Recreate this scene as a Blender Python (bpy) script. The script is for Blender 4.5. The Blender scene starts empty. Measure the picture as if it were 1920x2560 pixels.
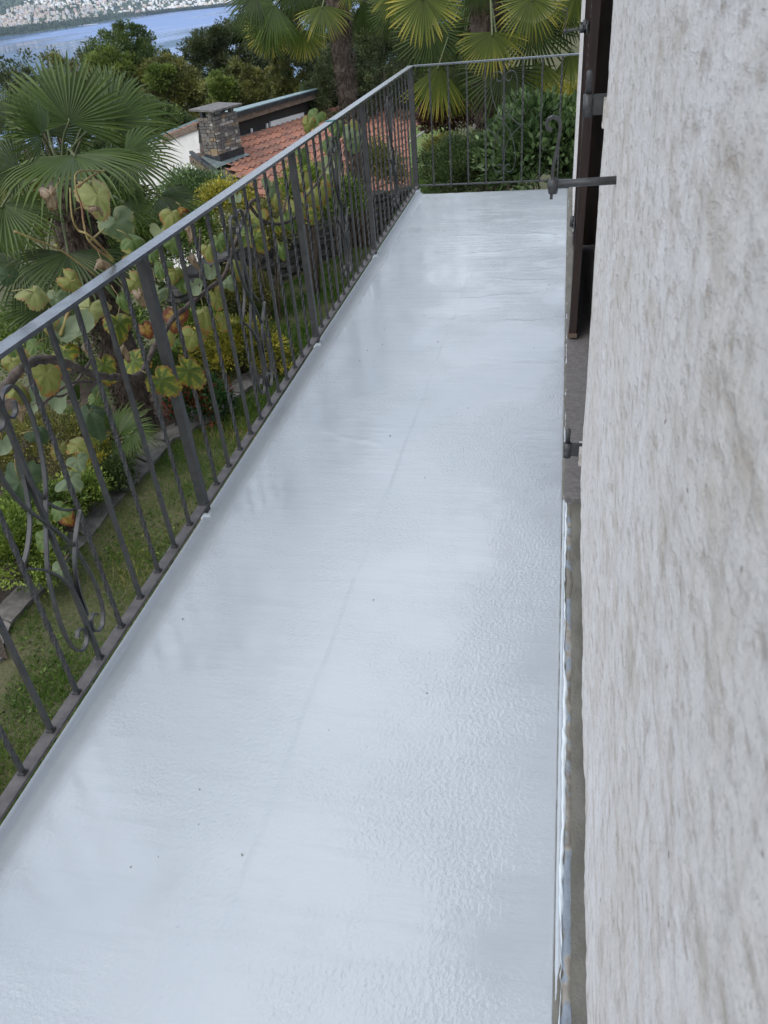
import bpy, math, random
import numpy as np
from mathutils import Vector, Matrix
random.seed(7); rng = np.random.default_rng(7)
R = math.radians
scene = bpy.context.scene
COL = scene.collection

# ---------------------------------------------------------------- camera
CAM = np.array([1.23704, -2.20116, 1.55017]); FPX = 1962.2
YAW, PITCH, ROLL = R(-14.24518), R(-34.35437), R(-5.59013)
fw = np.array([math.sin(YAW)*math.cos(PITCH), math.cos(YAW)*math.cos(PITCH), math.sin(PITCH)])
r0 = np.array([math.cos(YAW), -math.sin(YAW), 0.0]); u0 = np.cross(r0, fw)
RT = math.cos(ROLL)*r0 + math.sin(ROLL)*u0
UP = -math.sin(ROLL)*r0 + math.cos(ROLL)*u0
cd = bpy.data.cameras.new('camera'); cam = bpy.data.objects.new('camera', cd); COL.objects.link(cam)
M = Matrix(((RT[0], UP[0], -fw[0], CAM[0]), (RT[1], UP[1], -fw[1], CAM[1]), (RT[2], UP[2], -fw[2], CAM[2]), (0, 0, 0, 1)))
cam.matrix_world = M
cd.sensor_fit = 'VERTICAL'; cd.sensor_height = 36.0; cd.sensor_width = 27.0
cd.lens = 36.0*FPX/2560.0
cd.clip_start = 0.02; cd.clip_end = 40000
cd.dof.use_dof = True; cd.dof.focus_distance = 4.2; cd.dof.aperture_fstop = 15.0
scene.camera = cam

# ---------------------------------------------------------------- sky and sun (bright day, this side of the hill in soft shade)
SUN_EL, SUN_ROT = R(54), R(-148)
w = bpy.data.worlds.new('World'); scene.world = w; w.use_nodes = True
nt = w.node_tree; nt.nodes.clear()
sky = nt.nodes.new('ShaderNodeTexSky'); sky.sky_type = 'NISHITA'; sky.sun_disc = False
sky.sun_elevation = SUN_EL; sky.sun_rotation = SUN_ROT; sky.altitude = 400
sky.air_density = 1.0; sky.dust_density = 2.5; sky.ozone_density = 1.2
bg = nt.nodes.new('ShaderNodeBackground'); bg.inputs['Strength'].default_value = 0.12
wo = nt.nodes.new('ShaderNodeOutputWorld')
tc = nt.nodes.new('ShaderNodeTexCoord'); mpn = nt.nodes.new('ShaderNodeMapping'); mpn.inputs['Scale'].default_value = (1, 1, 2.2)
cn = nt.nodes.new('ShaderNodeTexNoise'); cn.inputs['Scale'].default_value = 2.1; cn.inputs['Detail'].default_value = 6; cn.inputs['Roughness'].default_value = .55
cr_ = nt.nodes.new('ShaderNodeValToRGB'); cr_.color_ramp.elements[0].position = .38; cr_.color_ramp.elements[0].color = (.25, .25, .25, 1); cr_.color_ramp.elements[1].position = .62; cr_.color_ramp.elements[1].color = (.95, .95, .95, 1)
cm = nt.nodes.new('ShaderNodeMix'); cm.data_type = 'RGBA'; cm.inputs[7].default_value = (6.3, 6.7, 7.3, 1)
nt.links.new(tc.outputs['Generated'], mpn.inputs[0]); nt.links.new(mpn.outputs[0], cn.inputs[0]); nt.links.new(cn.outputs['Fac'], cr_.inputs[0])
nt.links.new(cr_.outputs[0], cm.inputs[0]); nt.links.new(sky.outputs[0], cm.inputs[6]); nt.links.new(cm.outputs[2], bg.inputs['Color']); nt.links.new(bg.outputs[0], wo.inputs['Surface'])
sl = bpy.data.lights.new('sun', 'SUN'); sl.energy = 0.9; sl.angle = R(60); sl.color = (1.0, 0.95, 0.88)
so = bpy.data.objects.new('sun', sl); COL.objects.link(so)
sd = Vector((math.cos(SUN_EL)*math.sin(SUN_ROT), math.cos(SUN_EL)*math.cos(SUN_ROT), math.sin(SUN_EL)))
so.rotation_euler = sd.to_track_quat('Z', 'Y').to_euler()
scene.view_settings.view_transform = 'Standard'; scene.view_settings.look = 'None'
scene.view_settings.gamma = 1.0; scene.view_settings.exposure = 0.92
scene.view_settings.use_curve_mapping = False
scene.cycles.max_bounces = 6; scene.cycles.volume_bounces = 0

# ---------------------------------------------------------------- viewing helpers (survey of the photograph: sight lines to world points)
def ray(u, v):
    d = fw + RT*(u-960)/FPX - UP*(v-1280)/FPX
    return d/np.linalg.norm(d)
def at(u, v, dist): return CAM + ray(u, v)*dist
def at_z(u, v, z):
    d = ray(u, v); return CAM + d*(z-CAM[2])/d[2]

# ---------------------------------------------------------------- object helpers
def tag(o, label=None, cat=None, group=None, kind=None):
    if label: o['label'] = label
    if cat: o['category'] = cat
    if group: o['group'] = group
    if kind: o['kind'] = kind
    return o
def link(name, data, parent=None):
    o = bpy.data.objects.new(name, data); COL.objects.link(o)
    if parent: o.parent = parent
    return o
def thing(name, label, cat, loc=(0, 0, 0), rz=0, group=None):
    o = link(name, None); o.location = loc; o.rotation_euler = (0, 0, rz); o.empty_display_size = .1
    return tag(o, label, cat, group)
def np_mesh(name, V, F, mats, smooth=False, attr=None, midx=None):
    """V (n,3); F (m,k) array of equal-length polygons."""
    V = np.asarray(V, np.float32); F = np.asarray(F, np.int32)
    me = bpy.data.meshes.new(name); k = F.shape[1]
    me.vertices.add(len(V)); me.vertices.foreach_set('co', V.ravel())
    me.loops.add(F.size); me.loops.foreach_set('vertex_index', F.ravel())
    me.polygons.add(len(F)); me.polygons.foreach_set('loop_start', np.arange(0, F.size, k, dtype=np.int32))
    for m in (mats if isinstance(mats, (list, tuple)) else [mats]): me.materials.append(m)
    if midx is not None: me.polygons.foreach_set('material_index', np.asarray(midx, np.int32))
    me.update(calc_edges=True)
    if smooth: me.polygons.foreach_set('use_smooth', np.ones(len(F), bool))
    for n, a in (attr or {}).items():
        at_ = me.attributes.new(n, 'FLOAT', 'POINT'); at_.data.foreach_set('value', np.asarray(a, np.float32))
    me.update(); return me
class MB:
    def __init__(s): s.v = []; s.f = []; s.m = []; s.sm = []
    def add(s, V, F, m=0, smooth=False):
        o = len(s.v); s.v += [tuple(map(float, p)) for p in V]; s.f += [tuple(i+o for i in f) for f in F]
        s.m += [m]*len(F); s.sm += [smooth]*len(F); return s
    def box(s, c, size, rot=None, m=0, taper=1.0):
        hx, hy, hz = [a/2 for a in size]
        V = [Vector((x*hx*(taper if z > 0 else 1), y*hy*(taper if z > 0 else 1), z*hz)) for z in (-1, 1) for x, y in ((-1, -1), (1, -1), (1, 1), (-1, 1))]
        if rot is not None: V = [rot @ p for p in V]
        V = [p+Vector(c) for p in V]
        return s.add(V, [(3, 2, 1, 0), (4, 5, 6, 7), (0, 1, 5, 4), (1, 2, 6, 5), (2, 3, 7, 6), (3, 0, 4, 7)], m)
    def quad(s, a, b, c, d, m=0): return s.add([a, b, c, d], [(0, 1, 2, 3)], m)
    def slab(s, poly, n, t, m=0):
        n = Vector(n).normalized()*t; k = len(poly); A = [Vector(p) for p in poly]; B = [p+n for p in A]
        return s.add(A+B, [tuple(range(k))[::-1], tuple(range(k, 2*k))]+[(i, (i+1) % k, k+(i+1) % k, k+i) for i in range(k)], m)
    def tube(s, P, rad, n=6, m=0, rect=None, up=None, twist=0, smooth=True, cap=True):
        P = [Vector(map(float, p)) for p in P]; N = len(P)
        rad = rad if hasattr(rad, '__len__') else [rad]*N
        V = []; u = Vector(up) if up is not None else None
        pv = None
        for i, p in enumerate(P):
            t = (P[min(i+1, N-1)]-P[max(i-1, 0)]); t = t.normalized() if t.length > 1e-9 else Vector((0, 0, 1))
            if u is not None: a = u - t*u.dot(t)
            elif pv is None: a = Vector((0, 0, 1)).cross(t) if abs(t.z) < .9 else Vector((1, 0, 0)) - t*t.x
            else: a = pv - t*pv.dot(t)
            a.normalize(); pv = a.copy(); b = t.cross(a)
            if twist: 
                an = twist*i/(N-1); a, b = a*math.cos(an)+b*math.sin(an), b*math.cos(an)-a*math.sin(an)
            if rect:
                for sx, sy in ((-1, -1), (1, -1), (1, 1), (-1, 1)): V.append(p+a*sx*rect[0]/2+b*sy*rect[1]/2)
            else:
                for k in range(n): V.append(p+(a*math.cos(2*math.pi*k/n)+b*math.sin(2*math.pi*k/n))*rad[i])
        q = 4 if rect else n
        F = [(i*q+k, i*q+(k+1) % q, (i+1)*q+(k+1) % q, (i+1)*q+k) for i in range(N-1) for k in range(q)]
        if cap: F += [tuple(range(q))[::-1], tuple((N-1)*q+k for k in range(q))]
        return s.add(V, F, m, smooth and not rect)
    def mesh(s, name, mats):
        me = bpy.data.meshes.new(name); me.from_pydata(s.v, [], s.f)
        for m in (mats if isinstance(mats, (list, tuple)) else [mats]): me.materials.append(m)
        me.polygons.foreach_set('material_index', s.m); me.polygons.foreach_set('use_smooth', s.sm)
        me.update(); return me
    def build(s, name, mats, parent=None): return link(name, s.mesh(name, mats), parent)
def vnoise(P, sc, seed=0):
    """value noise on (n,3) -> -1..1"""
    P = np.asarray(P, float)/sc + seed*17.13; I = np.floor(P).astype(np.int64); f = P-I; f = f*f*(3-2*f)
    def h(a, b, c):
        n = (a*374761393 + b*668265263 + c*2147483647 + seed*974711) & 0xffffffff
        n = ((n ^ (n >> 13))*1274126177) & 0xffffffff; n = n ^ (n >> 16)
        return (n & 0xffff)/32767.5-1
    o = 0
    for i in (0, 1):
        for j in (0, 1):
            for k in (0, 1):
                o = o + h(I[:, 0]+i, I[:, 1]+j, I[:, 2]+k)*(f[:, 0] if i else 1-f[:, 0])*(f[:, 1] if j else 1-f[:, 1])*(f[:, 2] if k else 1-f[:, 2])
    return o
def fbm(P, sc, seed=0, n=4): return sum(vnoise(P, sc/2**i, seed+i)*.5**i for i in range(n))
def grid(nx, ny): 
    i, j = np.meshgrid(np.arange(nx-1), np.arange(ny-1), indexing='ij'); a = (i*ny+j).ravel()
    return np.stack([a, a+ny, a+ny+1, a+1], 1)

# ---------------------------------------------------------------- materials
class NT:
    def sepx(s, v):
        x = s.n('ShaderNodeSeparateXYZ'); s.l(v, x.inputs[0]); return x.outputs[0]
    def __init__(s, name):
        s.m = bpy.data.materials.new(name); s.m.use_nodes = True; s.t = s.m.node_tree; s.t.nodes.clear()
        s.out = s.n('ShaderNodeOutputMaterial'); s.b = s.n('ShaderNodeBsdfPrincipled'); s.l(s.b.outputs[0], s.out.inputs[0])
    def n(s, ty, **k):
        x = s.t.nodes.new(ty)
        for a, b in k.items():
            if a in x.inputs.keys() if isinstance(a, str) else False: x.inputs[a].default_value = b
            else: setattr(x, a, b)
        return x
    def l(s, a, b): s.t.links.new(a, b)
    def co(s, kind='Object', scale=(1, 1, 1)):
        c = s.n('ShaderNodeTexCoord'); mp = s.n('ShaderNodeMapping'); mp.inputs['Scale'].default_value = scale
        s.l(c.outputs[kind], mp.inputs[0]); return mp.outputs[0]
    def noise(s, vec, scale=5, detail=4, rough=.55, dist=0):
        x = s.n('ShaderNodeTexNoise'); s.l(vec, x.inputs['Vector']); x.inputs['Scale'].default_value = scale
        x.inputs['Detail'].default_value = detail; x.inputs['Roughness'].default_value = rough; x.inputs['Distortion'].default_value = dist
        return x.outputs['Fac']
    def ramp(s, fac, stops, interp='LINEAR'):
        x = s.n('ShaderNodeValToRGB'); s.l(fac, x.inputs[0]); e = x.color_ramp.elements; x.color_ramp.interpolation = interp
        while len(e) < len(stops): e.new(.5)
        for i, (p, c) in enumerate(stops):
            e[i].position = p; e[i].color = (c, c, c, 1) if not hasattr(c, '__len__') else (*c, 1)
        return x.outputs[0]
    def mix(s, f, a, b, mode='MIX'):
        x = s.n('ShaderNodeMix', data_type='RGBA', blend_type=mode)
        for i, v in ((0, f), (6, a), (7, b)):
            if hasattr(v, 'is_linked'): s.l(v, x.inputs[i])
            elif i == 0: x.inputs[0].default_value = v
            else: x.inputs[i].default_value = (*v, 1)
        return x.outputs[2]
    def attr(s, name):
        x = s.n('ShaderNodeAttribute'); x.attribute_name = name; return x.outputs['Fac']
    def math(s, op, a, b=0.0):
        x = s.n('ShaderNodeMath', operation=op)
        for i, v in ((0, a), (1, b)):
            if hasattr(v, 'is_linked'): s.l(v, x.inputs[i])
            else: x.inputs[i].default_value = v
        return x.outputs[0]
    def bump(s, h, dist=.01, strength=1.0, nrm=None):
        x = s.n('ShaderNodeBump'); s.l(h, x.inputs['Height']); x.inputs['Distance'].default_value = dist; x.inputs['Strength'].default_value = strength
        if nrm: s.l(nrm, x.inputs['Normal'])
        return x.outputs[0]
    def set(s, **k):
        nm = {'color': 'Base Color', 'rough': 'Roughness', 'metal': 'Metallic', 'spec': 'Specular IOR Level', 'normal': 'Normal', 'coat': 'Coat Weight', 'coatr': 'Coat Roughness'}
        for a, v in k.items():
            i = s.b.inputs[nm[a]]
            if hasattr(v, 'is_linked'): s.l(v, i)
            else: i.default_value = (*v, 1) if hasattr(v, '__len__') else v
        return s
def simple(name, c1, c2=None, sc=8, rough=.7, metal=0, bump=0, bsc=40, stretch=(1, 1, 1), spec=.5):
    t = NT(name); v = t.co('Object', stretch); f = t.noise(v, sc, 5)
    t.set(color=t.mix(t.ramp(f, [(.35, 0.), (.65, 1.)]), c1, c2 or c1), rough=rough, metal=metal, spec=spec)
    if bump: t.set(normal=t.bump(t.noise(v, bsc, 4), bump))
    return t.m
def leafmat(name, stops, rough=.45, trans=.25, bumpy=False):
    t = NT(name); c = t.ramp(t.attr('rnd'), stops); t.set(color=c, rough=rough, spec=.30)
    tr = t.n('ShaderNodeBsdfTranslucent'); t.l(t.mix(.5, c, (.9, 1.0, .35), 'MULTIPLY'), tr.inputs[0])
    mx = t.n('ShaderNodeMixShader'); mx.inputs[0].default_value = trans
    t.l(t.b.outputs[0], mx.inputs[1]); t.l(tr.outputs[0], mx.inputs[2]); t.l(mx.outputs[0], t.out.inputs[0]); return t.m

M_iron = simple('iron_paint', (.045, .048, .053), (.066, .070, .076), 30, .42, .1, .0006, 160)
def ironmat():
    t = NT('iron_paint'); v = t.co('Object'); g = t.n('ShaderNodeNewGeometry'); m_ = t.n('ShaderNodeMapping'); t.l(g.outputs['Position'], m_.inputs[0]); p = m_.outputs[0]
    c = t.mix(t.ramp(t.noise(v, 30, 5), [(.35, 0.), (.65, 1.)]), (.034, .036, .038), (.055, .057, .060))
    c = t.mix(t.ramp(t.noise(p, 7, 6, .7), [(.60, 0.), (.72, .8)]), c, (.10, .10, .10))
    c = t.mix(t.ramp(t.noise(p, 22, 4, .7), [(.68, 0.), (.74, .8)]), c, (.085, .052, .035))
    t.set(color=c, rough=.42, spec=.5, normal=t.bump(t.noise(v, 160, 4), .0006)); return t.m
M_iron = ironmat()
M_hand = simple('handrail_paint_sky_sheen', (.12, .135, .16), (.17, .19, .215), 24, .24, .35, .0005, 120)  # lighter bluish base puts the sky's reflection into the rail's colour
M_railfoot = simple('iron_foot', (.075, .07, .072), (.13, .12, .12), 25, .6, .1, .001, 120)
M_bark = simple('palm_bark', (.035, .024, .018), (.10, .075, .055), 18, .95, 0, .03, 22, (1, 1, .6))
M_trunk = simple('bark', (.05, .035, .025), (.12, .09, .065), 10, .9, 0, .02, 20)
M_vine = simple('vine_wood', (.04, .032, .028), (.12, .095, .08), 40, .85, 0, .004, 90)
M_stem = simple('vine_stem', (.28, .27, .08), (.2, .1, .05), 14, .6)
M_wood = simple('dark_wood', (.018, .010, .008), (.036, .019, .014), 6, .5, 0, .0008, 60, (6, 6, .6))
M_woodold = simple('weathered_wood', (.10, .07, .05), (.20, .15, .11), 7, .85, 0, .004, 40, (1, 1, 4))
M_sill = simple('sill_stone', (.14, .13, .13), (.20, .19, .185), 60, .8, 0, .0012, 220)
M_dark = simple('unlit_dark', (.02, .018, .016), (.03, .026, .022), 3, .9)  # near-black; puts the shade inside the openings into the colour
M_plaster_far = simple('white_render', (.62, .60, .57), (.72, .70, .67), 2, .9, 0, .004, 30)
M_lead = simple('lead_sheet', (.11, .14, .14), (.19, .23, .22), 5, .5, .2, .002, 20)
M_black = simple('gutter_metal', (.03, .035, .04), (.06, .065, .07), 8, .35, .3)
M_slate = simple('slate', (.09, .088, .085), (.17, .16, .15), 9, .8, 0, .01, 30)
M_slab = simple('edging_stone', (.09, .085, .08), (.20, .185, .17), 9, .85, 0, .012, 18)
M_soil = simple('soil', (.035, .025, .018), (.075, .055, .04), 6, .95, 0, .03, 20)
M_log = simple('grey_log', (.22, .21, .19), (.36, .34, .31), 6, .85, 0, .003, 30, (.3, 4, 4))

def stonemat(name, hue):
    t = NT(name); oi = t.n('ShaderNodeObjectInfo'); v = t.co('Object'); f = t.noise(v, 14, 6, .65)
    c = t.ramp(oi.outputs['Random'], hue, 'CONSTANT'); t.set(color=t.mix(t.ramp(f, [(.3, 0.), (.75, .75)]), c, (.05, .047, .044)), rough=.85, normal=t.bump(t.noise(v, 30, 5), .012))
    return t.m
M_stonew = stonemat('wall_stone', [(0, (.13, .125, .12)), (.35, (.19, .185, .175)), (.6, (.10, .095, .09)), (.85, (.26, .25, .235))])
M_stonec = stonemat('chimney_stone', [(0, (.26, .245, .22)), (.22, (.17, .16, .145)), (.42, (.40, .29, .17)), (.55, (.30, .25, .20)), (.68, (.62, .57, .48)), (.84, (.21, .19, .17))])
def tilemat():
    t = NT('clay_tile'); oi = t.n('ShaderNodeObjectInfo'); g = t.n('ShaderNodeNewGeometry'); v = t.n('ShaderNodeMapping'); t.l(g.outputs['Position'], v.inputs[0]); v = v.outputs[0]
    f = t.noise(v, 3.5, 6, .7); c = t.ramp(t.math('FRACT', t.math('ADD', oi.outputs['Random'], t.math('MULTIPLY', t.noise(v, 4, 2), 2.0))), [(0, (.25, .105, .070)), (.4, (.34, .155, .10)), (.75, (.20, .095, .072)), (1, (.29, .16, .115))])
    t.set(color=t.mix(t.ramp(f, [(.48, 0.), (.72, .7)]), c, (.10, .085, .075)), rough=.85, normal=t.bump(t.noise(v, 40, 4), .005)); return t.m
M_tile = tilemat()

# balcony coating: white-blue liquid membrane, glossy, rolled texture
def floormat():
    t = NT('floor_coating'); v = t.co('Object')
    big = t.noise(v, 1.6, 3); mid = t.noise(v, 7, 4, .6, .6)
    str_ = t.noise(t.co('Object', (1.2, 9, 1)), 3.0, 5, .6)
    fine = t.noise(v, 170, 3, .6); orange = t.noise(v, 95, 2, .5)
    c = t.mix(t.ramp(big, [(.3, 0.), (.7, 1.)]), (.45, .50, .545), (.50, .545, .585))
    c = t.mix(t.ramp(str_, [(.52, 0.), (.75, .35)]), c, (.40, .44, .48))
    spots = t.ramp(t.noise(v, 34, 2, .4), [(.80, 0.), (.82, .8)])
    c = t.mix(spots, c, (.40, .44, .475))
    t.set(color=c, spec=.75)
    ro = t.math('ADD', t.math('MULTIPLY', t.ramp(mid, [(.40, 0.), (.62, 1.)]), .16), t.math('MULTIPLY', t.ramp(big, [(.35, 0.), (.65, 1.)]), .08))
    t.set(rough=t.math('ADD', t.math('ADD', t.math('MULTIPLY', ro, .55), .025), t.ramp(t.math('DIVIDE', t.sepx(v), .2), [(.22, .5), (.5, 0.)]))); t.b.inputs['IOR'].default_value = 1.72
    amp = t.ramp(t.noise(v, 2.3, 3), [(.40, .05), (.60, 1.)])
    h = t.math('MULTIPLY', t.math('ADD', t.math('MULTIPLY', orange, 1.0), t.math('MULTIPLY', fine, .35)), amp)
    n1 = t.bump(h, .0024); n2 = t.bump(str_, .0018, 1, n1); t.set(normal=n2)
    return t.m
M_floor = floormat()
def wallmat():
    t = NT('old_plaster'); v = t.co('Object', (1, 1, .85)); vy = t.co('Object', (1, .42, 1.0))
    big = t.noise(v, 2.6, 4); mot = t.noise(vy, 14, 6, .70, .3); sp = t.noise(vy, 46, 5, .68, .2); gr = t.noise(v, 230, 4, .75); drip = t.noise(t.co('Object', (1, 5, .7)), 6, 4, .6)
    c = t.mix(t.ramp(big, [(.35, 0.), (.65, 1.)]), (.68, .655, .62), (.75, .735, .73))
    c = t.mix(t.ramp(mot, [(.49, 0.), (.68, .68)]), c, (.49, .43, .365))
    c = t.mix(t.ramp(drip, [(.55, 0.), (.70, .55)]), c, (.50, .455, .41))
    c = t.mix(t.ramp(sp, [(.55, 0.), (.68, .68)]), c, (.40, .34, .285))
    c = t.mix(t.ramp(t.noise(v, 60, 2, .5), [(.73, 0.), (.77, .85)]), c, (.20, .16, .14))
    c = t.mix(t.ramp(gr, [(.51, 0.), (.70, .6)]), c, (.36, .335, .30))
    t.set(color=c, rough=.93, spec=.2)
    pit = t.ramp(sp, [(.5, 1.), (.7, 0.)])
    t.set(normal=t.bump(gr, .0018, 1, t.bump(t.noise(vy, 150, 5, .75), .0035, 1, t.bump(pit, .003)))); return t.m
M_wall = wallmat()
def mortarmat():
    t = NT('mortar_strip'); v = t.co('Object', (1, .45, 1)); f = t.noise(v, 16, 5, .6); g = t.noise(v, 9, 3)
    c = t.mix(t.ramp(f, [(.42, 0.), (.58, 1.)]), (.15, .145, .125), (.20, .195, .17))
    t.set(color=c, rough=.85, normal=t.bump(t.noise(t.co('Object'), 130, 4), .002)); return t.m
M_mortar = mortarmat()
M_residue = simple('old_liner', (.22, .26, .31), (.27, .255, .22), 7, .6, 0, .003, 60, (1, 1, 1))
def linermat():
    t = NT('liner_patches'); v = t.co('Object', (1, .8, 1)); f = t.noise(v, 9, 3, .5)
    c = t.ramp(f, [(.40, (.20, .19, .16)), (.44, (.25, .30, .36)), (.52, (.28, .33, .39)), (.55, (.36, .34, .30)), (.62, (.20, .18, .15)), (.66, (.30, .34, .38))])
    c = t.mix(t.ramp(t.noise(v, 60, 4, .7), [(.5, 0.), (.7, .6)]), c, (.16, .15, .13)); t.set(color=c, rough=.55, normal=t.bump(t.noise(v, 90, 4), .002)); return t.m
M_liner = linermat()
M_drip = simple('coating_drip', (.66, .74, .78), (.74, .80, .84), 30, .18, 0, .002, 90, spec=.6)

def lawnmat():
    t = NT('lawn_ground'); v = t.co('Object'); f = t.noise(v, 1.2, 5, .6); g = t.noise(v, 25, 4)
    c = t.mix(t.ramp(f, [(.35, 0.), (.65, 1.)]), (.055, .070, .022), (.095, .088, .040)); c = t.mix(t.ramp(g, [(.5, 0.), (.7, .7)]), c, (.11, .085, .055))
    t.set(color=c, rough=.95, normal=t.bump(g, .03)); return t.m
M_lawn = lawnmat()
def watermat():
    t = NT('lake_water'); g = t.n('ShaderNodeNewGeometry'); mp = t.n('ShaderNodeMapping'); t.l(g.outputs['Position'], mp.inputs[0])
    mp.inputs['Rotation'].default_value = (0, 0, R(-35)); mp.inputs['Scale'].default_value = (1, .22, 1); v = mp.outputs[0]
    f = t.noise(v, .0011, 4, .5); t.set(color=(.11, .21, .45), rough=t.ramp(f, [(.44, .08), (.56, .42)]), spec=.5)
    t.set(normal=t.bump(t.noise(v, .02, 4), 1.2, .5)); return t.m
M_water = watermat()
def shoremat():
    t = NT('hillside_green'); g = t.n('ShaderNodeNewGeometry'); mp = t.n('ShaderNodeMapping'); t.l(g.outputs['Position'], mp.inputs[0]); v = mp.outputs[0]
    c = t.ramp(t.noise(v, .004, 6, .65), [(.3, (.030, .060, .035)), (.5, (.055, .095, .040)), (.7, (.11, .14, .07))]); t.set(color=c, rough=.95); return t.m
M_shore = shoremat()

L_palm = leafmat('palm_leaf', [(0, (0.026, 0.049, 0.008)), (.4, (0.059, 0.097, 0.018)), (.8, (0.125, 0.174, 0.039)), (1, (0.279, 0.291, 0.073))], .38, .22)
L_palmy = leafmat('palm_leaf_yellowing', [(0, (0.043, 0.063, 0.010)), (.45, (0.111, 0.146, 0.025)), (.75, (0.291, 0.282, 0.058)), (1, (0.530, 0.436, 0.084))], .42, .25)
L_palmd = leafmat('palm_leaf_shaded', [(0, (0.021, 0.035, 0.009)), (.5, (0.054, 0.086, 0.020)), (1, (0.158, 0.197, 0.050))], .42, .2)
L_dark = leafmat('foliage_dark', [(0, (0.020, 0.037, 0.014)), (.5, (0.055, 0.090, 0.029)), (1, (0.138, 0.177, 0.060))])
L_green = leafmat('foliage_green', [(0, (0.032, 0.058, 0.014)), (.5, (0.088, 0.145, 0.029)), (1, (0.232, 0.310, 0.060))])
L_olive = leafmat('foliage_olive', [(0, (0.049, 0.056, 0.014)), (.5, (0.136, 0.145, 0.034)), (1, (0.360, 0.330, 0.088))])
L_yellow = leafmat('foliage_yellow', [(0, (0.065, 0.077, 0.014)), (.5, (0.207, 0.214, 0.032)), (.8, (0.510, 0.427, 0.067)), (1, (0.510, 0.510, 0.095))])
L_laurel = leafmat('foliage_laurel', [(0, (0.027, 0.054, 0.020)), (.5, (0.086, 0.140, 0.054)), (.9, (0.212, 0.312, 0.133)), (1, (0.549, 0.600, 0.105))], .3)
L_lime = leafmat('foliage_lime', [(0, (0.039, 0.069, 0.013)), (.5, (0.144, 0.210, 0.036)), (1, (0.436, 0.532, 0.112))])
L_red = leafmat('foliage_red', [(0, (0.015, 0.043, 0.014)), (.6, (0.040, 0.095, 0.027)), (.72, (0.161, 0.028, 0.020)), (1, (0.295, 0.056, 0.041))])
L_grass = leafmat('grass', [(0, (0.052, 0.125, 0.015)), (.4, (0.090, 0.168, 0.022)), (.65, (0.165, 0.206, 0.037)), (.85, (0.329, 0.279, 0.094)), (1, (0.449, 0.352, 0.150))], .6, .3)
L_woods = leafmat('far_woodland', [(0, (0.026, 0.052, 0.024)), (1, (0.073, 0.103, 0.039))], .8, 0)

# ---------------------------------------------------------------- foliage builders
def leafcloud(P, Dr, L, W, rnd, fold=.12):
    """one folded four-cornered leaf per row: base P, direction Dr"""
    n = len(P); Dr = Dr/np.linalg.norm(Dr, axis=1, keepdims=True)
    a = rng.normal(size=(n, 3)); a[:, 2] += 0.0; S = np.cross(Dr, a); S /= np.linalg.norm(S, axis=1, keepdims=True)+1e-9; N = np.cross(S, Dr)
    L = np.broadcast_to(np.asarray(L, float), (n,))[:, None]; W = np.broadcast_to(np.asarray(W, float), (n,))[:, None]
    V = np.stack([P, P+Dr*L*.5+S*W*.5+N*L*fold, P+Dr*L, P+Dr*L*.5-S*W*.5+N*L*fold], 1).reshape(-1, 3)
    b = np.arange(n)*4; F = np.concatenate([np.stack([b, b+1, b+2], 1), np.stack([b, b+2, b+3], 1)])
    return V, F, np.repeat(rnd, 4)
def crown_points(c, rad, nclump, per, rc, flat=.0, shell=.55):
    c = np.array(c); rad = np.array(rad)
    d = rng.normal(size=(nclump, 3)); d /= np.linalg.norm(d, axis=1, keepdims=True)
    if flat: d[:, 2] = np.where(d[:, 2] < -flat, -d[:, 2], d[:, 2])
    rr = shell+(1-shell)*rng.random(nclump)**.6; wob = 1+.34*vnoise(d*1.0+rng.random()*9, .42, 3)
    C = c+d*rad*(rr*wob)[:, None]
    g = rng.normal(size=(nclump*per, 3)); g /= np.linalg.norm(g, axis=1, keepdims=True); g *= (rng.random(nclump*per)**.45)[:, None]
    sz = np.repeat(rc*(.6+.8*rng.random(nclump)), per)[:, None]
    P = np.repeat(C, per, 0)+g*sz*np.array([1.15, 1.15, .8]); out = np.repeat(d, per, 0)*.6+g*.9+np.array([0, 0, .25])+rng.normal(size=g.shape)*.45
    rn = np.clip(np.repeat(rng.random(nclump), per)*.68+rng.random(len(P))*.32, 0, 1)
    return P, out, rn
def foliage(name, mat, parent, c, rad, nclump, per, rc, L, W, flat=0, shell=.55):
    P, D, rn = crown_points(c, rad, nclump, per, rc, flat, shell)
    V, F, a = leafcloud(P, D, L*(.7+.6*rng.random(len(P))), W*(.7+.6*rng.random(len(P))), rn)
    return link(name, np_mesh(name, V, F, mat, attr={'rnd': a}), parent)
def branches(name, mat, parent, h, r, top, n=7, spread=1.0, seed=0):
    rr = random.Random(seed); b = MB()
    lean = [rr.uniform(-.03, .03)*h for _ in range(2)]
    b.tube([(lean[0]*t*t, lean[1]*t*t, h*t*.85) for t in (0, .25, .5, .75, 1)], [r*1.25, r, r*.8, r*.6, r*.35], 8)
    for k in range(n):
        t = rr.uniform(.35, .8); a = rr.uniform(0, 6.28); z = h*t*.85; e = spread*rr.uniform(.5, .9)
        p0 = Vector((lean[0]*t*t, lean[1]*t*t, z)); p1 = p0+Vector((math.cos(a)*e*top*.5, math.sin(a)*e*top*.5, h*.10)); p2 = p0+Vector((math.cos(a)*e*top, math.sin(a)*e*top, h*rr.uniform(.15, .28)))
        b.tube([p0, p1, p2], [r*.4, r*.28, r*.1], 5)
    return b.build(name, mat, parent)
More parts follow.
